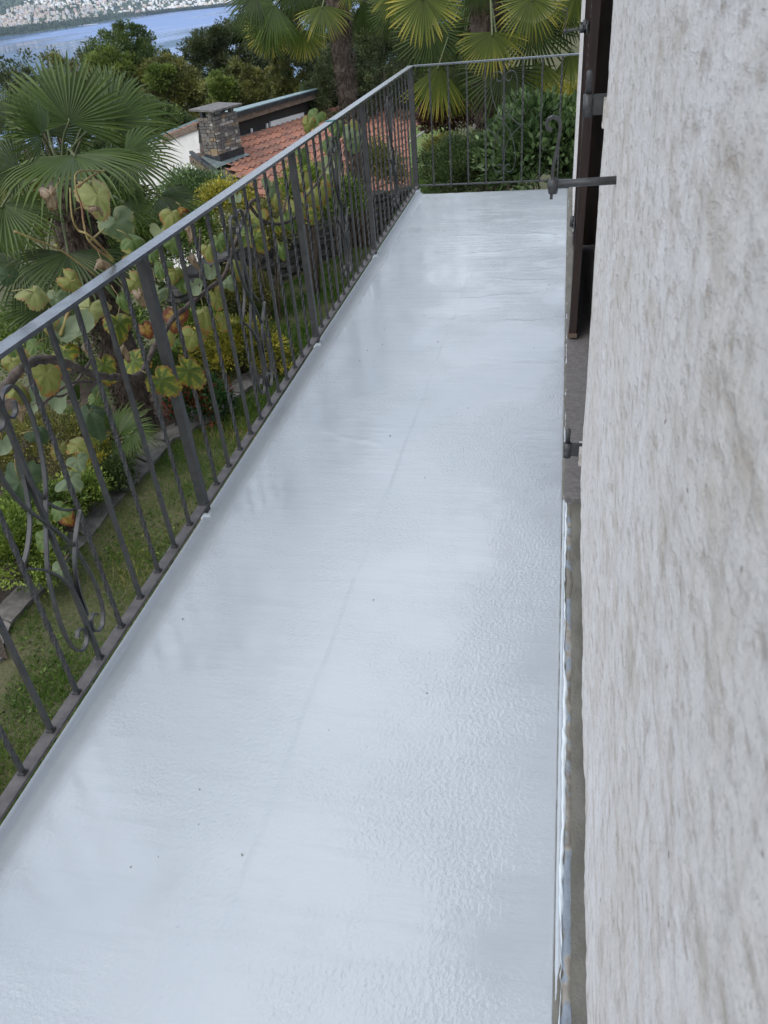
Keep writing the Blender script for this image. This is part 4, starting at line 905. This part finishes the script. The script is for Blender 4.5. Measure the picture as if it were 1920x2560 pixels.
shrub('shrub', 'dark leafy shrub hugging the edging below the yellow one', 'shrub', 285, 1200, 6.8, 48, 42, L_dark, 60, 60, .08, .04, .02, -2.8)
shrub('hedge', 'loose brownish green hedge seen through the first scroll', 'hedge', 85, 1130, 7.4, 150, 75, L_olive, 160, 75, .12, .036, .014, -2.8)
shrub('creeper', 'red and dark green creeper in the bed beyond the first post', 'shrub', 500, 1010, 7.7, 75, 62, L_red, 100, 60, .10, .05, .028, -2.8)
shrub('shrub', 'bright yellow green shrub between the first and second railing posts', 'shrub', 590, 880, 8.4, 100, 75, L_yellow, 150, 60, .11, .06, .022, -2.8)
shrub('shrub', 'yellow green shrub behind the scroll near the second post', 'shrub', 500, 850, 9.0, 75, 70, L_lime, 110, 60, .12, .055, .022, -2.8)
shrub('shrub', 'small yellow shrub at the lawn edge by the second post', 'shrub', 690, 905, 8.2, 38, 42, L_yellow, 40, 50, .08, .05, .02, -2.8)
shrub('shrub', 'reddish green shrub in front of the dry stone wall', 'shrub', 600, 745, 10.6, 85, 72, L_olive, 120, 60, .13, .045, .018, -2.8)
shrub('shrub', 'dark shrub at the left end of the dry stone wall', 'shrub', 480, 760, 10.2, 95, 70, L_green, 130, 60, .14, .045, .02, -2.8)
shrub('shrub', 'grey green bushy shrub against the white gable wall', 'shrub', 488, 492, 19, 72, 50, L_laurel, 110, 80, .22, .055, .028, -7)
shrub('shrub', 'lime yellow shrub right below the tiled roof verge', 'shrub', 560, 530, 15, 75, 55, L_yellow, 120, 60, .2, .06, .025, -4.8)
shrub('shrub', 'yellow leaved shrub climbing in front of the tiles', 'shrub', 760, 500, 13.4, 65, 70, L_lime, 90, 60, .18, .055, .024, -4.2)
shrub('shrub', 'olive shrub under the middle of the handrail', 'shrub', 650, 590, 12.5, 80, 60, L_olive, 100, 60, .17, .05, .022, -4.0)
shrub('shrub', 'brownish green shrub behind the big palm trunk', 'shrub', 110, 560, 12.5, 120, 110, L_olive, 150, 60, .22, .06, .026, -4.5)
shrub('shrub', 'dense mid green shrub between big palm and gable', 'shrub', 350, 620, 12.6, 110, 130, L_green, 160, 60, .24, .06, .026, -4.5)
shrub('shrub', 'dense green undergrowth behind the vine', 'shrub', 180, 860, 9.2, 190, 110, L_green, 200, 60, .2, .06, .024, -2.8)
shrub('laurel_bush', 'large glossy leaved laurel bush behind the end railing on the right', 'bush', 1372, 412, 8.6, 128, 118, L_laurel, 240, 52, .14, .078, .042, -2.0, depth=.6)
shrub('heath_bush', 'fine leaved dark green heath bush left behind the end railing', 'bush', 1158, 452, 8.9, 92, 82, L_dark, 240, 110, .09, .030, .010, -2.0, depth=.5)
shrub('shrub', 'yellowish fine shrub above the heath bush', 'shrub', 1115, 378, 10.2, 40, 24, L_olive, 60, 60, .10, .04, .014, -1.8)
shrub('shrub', 'red brown leaved shrub below the hanging palm fans', 'shrub', 1118, 300, 13, 55, 42, leafmat('foliage_maroon', [(0, (.03, .02, .015)), (.6, (.08, .04, .03)), (1, (.12, .08, .04))]), 70, 60, .15, .06, .04, -1.8)
shrub('shrub', 'ochre yellow shrub in front of the grey log fence', 'shrub', 1400, 262, 13, 78, 32, L_yellow, 80, 60, .14, .045, .018, -1.8)
shrub('shrub', 'dark bush rising before the lower edge of the tiles', 'shrub', 850, 520, 14.5, 60, 60, L_green, 90, 60, .18, .055, .026, -4.5)
shrub('shrub', 'olive bush beside the slender palm trunk', 'shrub', 945, 440, 17, 52, 60, L_olive, 90, 60, .2, .06, .026, -5)
shrub('shrub', 'mid green shrub hiding the foot of the white gable wall', 'shrub', 440, 612, 14, 100, 85, L_green, 260, 60, .2, .06, .026, -5)
# log fence and lawn slope behind
lf = thing('log_fence', 'grey round log fence across the upper lawn', 'fence', tuple(at(1380, 262, 22)))
lo_ = at(1380, 262, 22)
for (a, b1, c, d) in ((1318, 248, 1480, 236), (1315, 262, 1470, 250), (1310, 272, 1400, 266)):
    b = MB(); b.tube([at(a, b1, 22)-lo_, at(c, d, 21.6)-lo_], [.062, .058], 9); b.build('log', M_log, lf)
for u in (1335, 1420): 
    b = MB(); b.tube([at(u, 285, 21.9)-lo_-[0, 0, .6], at(u, 238, 21.9)-lo_], [.06, .055], 8); b.build('fence_post', M_log, lf)
ph = at(1050, 340, 15); pl = thing('wooden_pole', 'thin weathered pole lying on the slope by the bright lawn', 'pole', tuple(ph)); b = MB(); b.tube([at(1022, 357, 15)-ph, at(1074, 318, 15.6)-ph], [.022, .018], 7); b.build('pole_body', M_log, pl)
pp = at(1205, 318, 12); pv = thing('cut_log', 'pale cut log lying at the foot of the tall palm', 'log', tuple(pp)); b = MB(); b.tube([(-.12, 0, 0), (.13, .03, .01)], [.045, .045], 9); b.build('log_body', M_log, pv)
b = MB(); lw = [at(1024, 420, 16), at(1200, 420, 16), at(1200, 285, 25), at(1024, 318, 25)]; b.slab([tuple(p) for p in lw], (0, 0, -1), .3); tag(b.build('upper_lawn', simple('upper_lawn_grass', (.07, .12, .015), (.11, .15, .03), 3, .95, 0, .03, 8)), 'bright green lawn patch on the upper slope', kind='structure')
b = MB(); lw = [at(1250, 330, 17), at(1600, 330, 17), at(1700, 90, 40), at(1180, 120, 40)]; b.slab([tuple(p) for p in lw], (0, 0, -1), .3); tag(b.build('upper_meadow', simple('upper_meadow_grass', (.075, .10, .03), (.12, .13, .05), 2, .95, 0, .03, 6)), 'olive green meadow behind the log fence', kind='structure')

T_dark = leafmat('tree_dark', [(0, (0.028, 0.044, 0.019)), (.5, (0.063, 0.083, 0.034)), (1, (0.124, 0.139, 0.061))])
T_green = leafmat('tree_green', [(0, (0.035, 0.062, 0.020)), (.5, (0.082, 0.121, 0.037)), (1, (0.168, 0.216, 0.063))])
T_olive = leafmat('tree_olive', [(0, (0.050, 0.059, 0.018)), (.5, (0.124, 0.132, 0.039)), (1, (0.265, 0.256, 0.079))])
T_lime = leafmat('tree_lime', [(0, (0.062, 0.095, 0.023)), (.5, (0.133, 0.183, 0.040)), (1, (0.248, 0.293, 0.064))])
# ---------------------------------------------------------------- trees
def tree(label, u, v, dist, ru, rv, mat, nc, per, rc, L, W, kind='tree', extra=(), seed=0, shell=.45, group=None):
    c = at(u, v, dist); k = dist/1962.0; rx, rz = ru*k, rv*k; z0 = ground_z(c[0], c[1]); h = max(c[2]-z0, rz*.7)
    t = thing(kind, label, 'tree', (c[0], c[1], z0), group=group)
    branches('trunk', M_trunk, t, h+rz*.5, max(.1, rx*.07), rx*.8, 9, seed=seed)
    rc_ = rc*k if rc > 2 else rc
    L, W, per, nc = L*.66, W*.66, int(per*1.7), int(nc*1.15)
    foliage('crown', mat, t, (0, 0, h), (rx, rx, rz), nc, per, rc_, L, W, .0, shell)
    for (eu, ev, er, em) in extra:
        ec = at(eu, ev, dist-rx*.75)-np.array([c[0], c[1], z0]); foliage('crown', em, t, tuple(ec), (er*k, er*k, er*k*.7), max(10, nc//5), per, rc_, L, W)
    return t
tree('broad green tree with lighter left side standing before the lake', 318, 172, 85, 88, 82, T_green, 210, 70, 13, .34, .18, extra=((290, 165, 45, T_lime), (250, 215, 42, T_olive), (345, 200, 40, T_olive)), seed=1)
tree('sparse olive tree top just above the big palm', 160, 190, 80, 52, 50, T_olive, 60, 30, 11, .34, .16, seed=2, shell=.2)
tree('thin twiggy tree at the left edge against the lake', 22, 215, 45, 42, 42, T_dark, 45, 22, 9, .20, .12, seed=3, shell=.2)
tree('slim open tree left of the tall palm fans against the water', 75, 205, 48, 35, 55, T_dark, 40, 18, 9, .2, .12, seed=13, shell=.2)
tree('rounded olive tree between the green tree and the dark grove', 445, 255, 80, 72, 78, T_olive, 170, 70, 12, .34, .18, extra=((400, 190, 26, T_lime), (470, 220, 30, T_olive)), seed=4)
tree('dark pointed tree of the grove at the water', 530, 215, 95, 62, 110, T_dark, 200, 70, 11, .38, .18, extra=((500, 118, 14, T_dark), (548, 92, 18, T_dark)), seed=5)
tree('dark tree with ragged top right in the grove', 600, 190, 100, 60, 112, T_dark, 200, 70, 11, .38, .18, extra=((582, 85, 14, T_dark), (620, 80, 18, T_dark)), seed=6)
tree('blue green tree behind the dark grove', 640, 120, 140, 45, 70, L_laurel, 90, 60, 10, .5, .3, seed=7)
tree('bright green tree in front of the dark grove', 578, 222, 70, 50, 42, T_lime, 90, 60, 10, .28, .12, seed=8)
tree('wide olive leaved tree above the chimney', 640, 262, 50, 110, 72, T_olive, 240, 75, 10, .22, .13, extra=((560, 225, 26, T_lime), (600, 300, 40, T_olive)), seed=9)
tree('olive leaved tree above the upper roof', 765, 235, 46, 95, 95, T_olive, 220, 75, 10, .2, .12, seed=10)
tree('dark evergreen left of the corner post', 850, 260, 30, 80, 110, T_dark, 240, 85, 11, .11, .055, seed=11)
tree('tall dark evergreen behind the corner post', 960, 180, 32, 110, 150, T_dark, 330, 85, 12, .12, .06, seed=12)
tree('dense dark tree behind the slender palm', 830, 90, 45, 150, 110, T_dark, 300, 80, 12, .17, .09, seed=14)
tree('dark tree filling the gap between the two palms', 1090, 90, 40, 140, 140, T_dark, 300, 80, 13, .15, .08, seed=15)
tree('dark green tree behind the tall palm', 1280, 60, 42, 140, 120, T_dark, 280, 80, 13, .16, .08, seed=16)
tree('mid green tree right behind the tall palm', 1430, 40, 45, 110, 110, T_green, 200, 75, 13, .18, .09, seed=17)
tree('green tree at the back above the slender palm', 940, 20, 60, 150, 90, T_green, 240, 75, 12, .24, .12, seed=18)
tree('leafy tree on the slope behind the big palm', 140, 330, 55, 170, 110, T_green, 260, 70, 12, .24, .13, seed=19)
tree('dark tree below the olive tree on the slope', 400, 345, 50, 90, 70, T_green, 160, 70, 11, .2, .11, seed=20)
# wooded slope down to the lake
n = 60000; a = rng.uniform(-1.35, .1, n); d0 = 95+rng.random(n)**1.3*500; P = np.stack([np.sin(a)*d0, np.cos(a)*d0, a*0], -1); P[:, 2] = zg(P[:, 0], P[:, 1])+rng.random(n)*9
keep = P[:, 2] > -149; P = P[keep]; sz = .5+np.hypot(P[:, 0], P[:, 1])/220
V, F, at_ = leafcloud(P, rng.normal(size=P.shape)+[0, 0, .6], sz*(.7+.6*rng.random(len(P))), sz*.6, rng.random(len(P)))
tag(link('slope_woodland', np_mesh('slope_woodland', V, F, L_dark, attr={'rnd': at_})), 'wooded slope falling to the lake', kind='stuff')

# ---------------------------------------------------------------- grape vine on the railing
def vleaf(seed, curl):
    rr = np.random.default_rng(seed); na, nr_ = 56, 6; ang = np.linspace(-math.pi, math.pi, na, endpoint=False)
    lob = .70+.14*rr.random()+.26*np.abs(np.cos(ang*1.5+rr.uniform(-.1, .1)))**1.4; lob *= 1+.10*np.sin(ang+rr.uniform(0, 6))+.07*np.sin(2*ang+rr.uniform(0, 6)); lob *= 1-.5*np.exp(-((np.abs(ang)-math.pi)/.33)**2); lob *= 1+.05*(np.arange(na) % 2*2-1)*rr.random(na)+.03*rr.normal(size=na)
    veins = np.array([0, .85, -.85, 1.75, -1.75, 2.6, -2.6]); V = [(0, 0, 0)]; vd = [1.0]; rd = [0.0]
    ph = rr.uniform(0, 6, 3)
    for j in range(1, nr_+1):
        f = j/nr_
        for k, a in enumerate(ang):
            r_ = lob[k]*f*.5; x, y = math.sin(a)*r_, math.cos(a)*r_
            z = -curl*r_*r_*1.6+.05*f*math.sin(3*a+ph[0])*curl*1.2+.018*math.sin(7*a+ph[1])*f+.25*curl*abs(x)
            z += (.05*curl*math.sin(ang[k]*2+ph[2])+.10*max(0, curl-1)*math.sin(ang[k]*3+ph[0]))*f*f; V.append((x, y, z)); dv = min(np.min(np.abs(a-veins))*f, .20*f+np.min(np.abs(a+.35*(f-.5)-veins-.33))*f if f > .4 else 9); vd.append(float(np.exp(-(dv/.15)**2))); rd.append(f)
    F = [(0, 1+k, 1+(k+1) % na) for k in range(na)]; Q = [(1+j*na+k, 1+j*na+(k+1) % na, 1+(j+1)*na+(k+1) % na, 1+(j+1)*na+k) for j in range(nr_-1) for k in range(na)]
    F = [(a, c, b_) for a, b_, c in F]
    for q in Q: F += [(q[0], q[1], q[2]), (q[0], q[2], q[3])]
    return np.array(V), np.array(F), vd, rd
def vmat(name, base, base2, vein, edge, edgeamt, veinw=.5, back=(.26, .32, .22)):
    t = NT(name); v = t.co('Object'); nz = t.noise(v, 7, 4, .6); vn = t.attr('vein'); rd = t.attr('rad')
    c = t.mix(t.ramp(nz, [(.35, 0.), (.65, 1.)]), base, base2)
    c = t.mix(t.math('MULTIPLY', t.ramp(t.math('ADD', vn, t.math('MULTIPLY', t.math('SUBTRACT', t.noise(v, 16, 5, .7), .5), 1.5)), [(.28, 0.), (.62, 1.)]), veinw), c, vein)
    e = t.ramp(t.math('ADD', rd, t.math('MULTIPLY', t.math('SUBTRACT', nz, .5), 1.3)), [(1.0-edgeamt, 0.), (1.06-edgeamt*.8, 1.)]); c = t.mix(e, c, edge)
    g = t.n('ShaderNodeNewGeometry'); c = t.mix(t.math('MULTIPLY', g.outputs['Backfacing'], .6), c, back)
    t.set(color=c, rough=.55, spec=.3, normal=t.bump(vn, .0, 1)); 
    tr = t.n('ShaderNodeBsdfTranslucent'); t.l(t.mix(.5, c, (1, 1, .4), 'MULTIPLY'), tr.inputs[0]); mx = t.n('ShaderNodeMixShader'); mx.inputs[0].default_value = .38
    t.l(t.b.outputs[0], mx.inputs[1]); t.l(tr.outputs[0], mx.inputs[2]); t.l(mx.outputs[0], t.out.inputs[0]); return t.m
VM = {'green': vmat('vine_green', (.07, .125, .03), (.10, .16, .05), (.16, .22, .08), (.22, .20, .04), .05),
      'dark': vmat('vine_dark', (.035, .065, .03), (.05, .085, .04), (.08, .12, .06), (.05, .07, .03), .0),
      'grey': vmat('vine_grey', (.11, .165, .085), (.16, .21, .12), (.20, .25, .15), (.25, .24, .10), .08),
      'pale': vmat('vine_pale', (.22, .26, .085), (.29, .31, .13), (.33, .35, .15), (.30, .20, .10), .12),
      'olive': vmat('vine_olive', (.16, .20, .045), (.22, .24, .07), (.28, .28, .10), (.28, .15, .05), .15),
      'vein': vmat('vine_yellow_veined', (.36, .33, .045), (.12, .17, .035), (.07, .12, .025), (.24, .13, .03), .12, .85, (.3, .3, .1)),
      'brown': vmat('vine_brown', (.20, .055, .02), (.28, .16, .03), (.30, .24, .05), (.13, .04, .02), .4),
      'tan': vmat('vine_tan', (.30, .23, .16), (.40, .33, .24), (.22, .15, .09), (.16, .10, .06), .2, .5, (.36, .30, .24))}
VL = {}
for k_, m_ in VM.items():
    VL[k_] = []
    for s_ in range(3):
        V, F, vd, rd = vleaf(s_*5+len(VL), (.5, 1.1, 1.0)[s_] if k_ != 'tan' else (1.2, 1.9, 1.6)[s_]); VL[k_].append(np_mesh('leaf', V, F, m_, True, attr={'vein': vd, 'rad': rd}))
def on_x(u, v, X): r_ = ray(u, v); return CAM+r_*(X-CAM[0])/r_[0]
vroot = np.array([-.3, 2.5, -2.8]); vine = thing('grape_vine', 'grape vine with yellowing autumn leaves climbing outside the balcony railing', 'vine', tuple(vroot))
LV = [(84, 732, 62, 'pale'), (138, 746, 52, 'grey'), (178, 704, 52, 'olive'), (88, 862, 46, 'green'), (30, 906, 60, 'olive'), (158, 882, 64, 'vein'), (186, 824, 90, 'grey'), (294, 808, 80, 'vein'), (260, 914, 66, 'vein'), (336, 900, 76, 'vein'), (469, 926, 86, 'vein'), (402, 950, 74, 'vein'), (437, 795, 60, 'brown'), (364, 822, 44, 'brown'), (352, 741, 48, 'tan'), (338, 708, 54, 'olive'),
      (243, 488, 86, 'pale'), (238, 516, 38, 'tan'), (128, 488, 50, 'tan'), (290, 556, 78, 'grey'), (331, 601, 56, 'green'), (256, 652, 46, 'tan'), (429, 533, 62, 'olive'), (455, 522, 30, 'brown'), (378, 633, 40, 'green'), (432, 606, 50, 'green'), (398, 667, 52, 'green'), (436, 678, 46, 'olive'), (452, 697, 54, 'green'), (473, 569, 42, 'tan'), (527, 680, 44, 'grey'), (486, 714, 40, 'grey'), (510, 781, 58, 'olive'), (479, 842, 60, 'olive'), (435, 852, 36, 'green'), (540, 744, 52, 'olive'),
      (223, 772, 74, 'pale'), (162, 832, 58, 'grey'), (115, 935, 78, 'olive'), (140, 982, 78, 'grey'), (40, 974, 56, 'olive'), (226, 1032, 92, 'dark'), (150, 1120, 44, 'olive'), (189, 1112, 62, 'olive'), (192, 1152, 60, 'grey'), (172, 1203, 76, 'grey'), (50, 1206, 105, 'dark'), (8, 1112, 50, 'grey'), (98, 1080, 50, 'dark'), (149, 1275, 52, 'green'), (113, 1352, 52, 'green'), (116, 1295, 40, 'green'), (170, 1300, 36, 'brown'), (150, 1425, 44, 'grey'), (50, 1030, 48, 'tan'),
      (822, 357, 54, 'green'), (842, 318, 46, 'green'), (879, 320, 50, 'olive'), (838, 413, 54, 'green'), (815, 418, 44, 'pale'), (889, 346, 54, 'grey'), (677, 469, 50, 'grey'), (687, 489, 48, 'olive'), (616, 577, 66, 'green'), (638, 594, 54, 'vein'), (738, 516, 56, 'olive'), (788, 482, 56, 'olive'), (790, 536, 44, 'vein'), (717, 545, 46, 'green'), (756, 384, 38, 'green'), (791, 290, 50, 'green'), (770, 312, 36, 'olive'), (569, 705, 36, 'grey'),
      (330, 640, 46, 'olive'), (400, 585, 44, 'pale'), (590, 500, 40, 'grey'), (545, 600, 48, 'green'), (585, 660, 44, 'olive'), (640, 540, 44, 'olive'), (690, 560, 40, 'yellow'), (760, 445, 42, 'olive'), (700, 620, 38, 'green'), (20, 690, 44, 'dark'), (240, 1000, 46, 'green'), (75, 1000, 60, 'grey'), (20, 860, 48, 'green'), (310, 870, 44, 'tan'), (215, 870, 46, 'tan'), (120, 810, 44, 'olive'), (390, 740, 52, 'grey'), (410, 840, 44, 'olive'), (300, 745, 44, 'green'), (480, 650, 44, 'tan'), (820, 460, 36, 'olive'), (560, 800, 44, 'olive'), (520, 620, 46, 'olive')]
rr = random.Random(5)
inner = {(469, 926), (402, 950)}
for u, v, sz, ty in LV:
    ty = 'vein' if ty == 'yellow' else ty; Xp = .018 if (u, v) in inner else -rr.uniform(.07, .30); p = on_x(u, v, Xp); dist = np.linalg.norm(p-CAM); size = sz*dist/1962*1.08
    n_ = -ray(u, v)+np.array([rr.uniform(-.5, .5), rr.uniform(-.5, .5), rr.uniform(-.1, .8)]); 
    if ty in ('grey', 'pale') and rr.random() < .5: n_ = -n_
    n_ /= np.linalg.norm(n_); dn = np.array([rr.uniform(-.6, .6), rr.uniform(-.6, .6), -1.0]); dn -= n_*(dn @ n_); dn /= np.linalg.norm(dn); x_ = np.cross(dn, n_); h = p-vroot
    o = link('leaf', rr.choice(VL[ty]), vine); sx = size*(rr.uniform(.75, 1.08) if ty != 'tan' else rr.uniform(.4, .7)); o.matrix_basis = Matrix(((x_[0]*sx, dn[0]*size, n_[0]*size, h[0]), (x_[1]*sx, dn[1]*size, n_[1]*size, h[1]), (x_[2]*sx, dn[2]*size, n_[2]*size, h[2]), (0, 0, 0, 1)))
    inv = o.matrix_basis.inverted(); q0 = h-dn*size*.03; q1 = h-dn*size*rr.uniform(.25, .5)+np.array([rr.uniform(-.04, .04), rr.uniform(-.05, .05), rr.uniform(-.02, .02)]); b = MB(); b.tube([inv @ Vector(q0), inv @ Vector((q0+q1)/2+n_*.01), inv @ Vector(q1)], .0013/size, 5); b.build('leaf_stalk', M_stem, o)
def vbranch(P, Xs, r_a, r_b, mat=M_vine, nm='branch'):
    Q = [on_x(u, v, X)-vroot for (u, v), X in zip(P, Xs)]; Q = smooth(Q, 6); b = MB(); n = len(Q); b.tube([q+np.array([rr.uniform(-1, 1), rr.uniform(-1, 1), rr.uniform(-1, 1)])*r_a*.12 for q in Q], [(r_a+(r_b-r_a)*i/n)*(1+.12*math.sin(i*1.9)) for i in range(n)], 8); b.build(nm, mat, vine)
vbranch([(-40, 1010), (8, 975), (50, 925), (88, 902), (135, 900), (190, 918), (245, 940), (305, 942), (350, 935), (385, 870), (430, 800), (470, 765), (530, 715), (560, 690), (590, 600), (625, 510), (648, 500)], [-.1, -.08, -.05, -.06, -.05, -.05, -.06, -.06, -.08, -.1, -.1, -.09, -.08, -.06, -.05, -.05, -.05], .0135, .007)
vbranch([(622, 508), (640, 535), (668, 557), (700, 560), (735, 545), (760, 500), (790, 460), (815, 420), (835, 380)], [-.05, -.07, -.08, -.06, -.04, -.06, -.08, -.1, -.1], .008, .005)
vbranch([(100, 1015), (150, 975), (190, 955), (240, 957)], [-.1]*4, .005, .003); vbranch([(225, 905), (165, 985), (120, 985)], [-.12]*3, .005, .003)
vbranch([(285, 650), (225, 590), (196, 575), (180, 540), (175, 470)], [-.03, -.05, -.08, -.08, -.08], .0042, .002, M_stem, 'shoot')
vbranch([(285, 655), (225, 605), (210, 560), (203, 510), (190, 470), (195, 430), (262, 428)], [-.03, -.06, -.07, -.07, -.07, -.07, -.07], .0036, .0018, M_stem, 'shoot')
vbranch([(35, 578), (90, 600), (150, 625), (200, 660), (240, 690)], [-.2, -.17, -.15, -.12, -.1], .0032, .002, M_stem, 'shoot')
vbranch([(195, 467), (230, 440), (262, 425)], [-.07]*3, .004, .002, M_stem, 'shoot'); vbranch([(224, 604), (262, 570)], [-.06]*2, .004, .002, M_stem, 'shoot')
vbranch([(150, 840), (175, 770), (180, 745)], [-.12]*3, .006, .004, M_stem, 'shoot'); vbranch([(700, 560), (715, 500), (724, 440), (725, 400)], [-.06]*4, .005, .003, M_vine, 'shoot'); vbranch([(500, 570), (500, 700), (495, 750)], [-.08]*3, .004, .003, M_vine, 'shoot')
vbranch([(335, 930), (345, 1050), (380, 1300), (430, 1700)], [-.08, -.15, -.2, -.22], .02, .024) if False else None
b = MB(); b.tube([vroot-vroot, (0.05, .1, 1.4), (.2, -.2, 2.5)], [.03, .026, .02], 8); b.build('stem', M_vine, vine)
# ---------------------------------------------------------------- air over the lake
hz_m = bpy.data.materials.new('haze'); hz_m.use_nodes = True; ht = hz_m.node_tree; ht.nodes.clear()
vp = ht.nodes.new('ShaderNodeVolumePrincipled'); vp.inputs['Color'].default_value = (.62, .76, 1.0, 1); vp.inputs['Density'].default_value = 2.8e-5; vp.inputs['Anisotropy'].default_value = .2
ho = ht.nodes.new('ShaderNodeOutputMaterial'); ht.links.new(vp.outputs[0], ho.inputs['Volume'])
b = MB(); b.box((-4500, 8500, 550), (22000, 19500, 1460)); o = b.build('haze', hz_m); tag(o, 'thin bluish haze', kind='stuff')
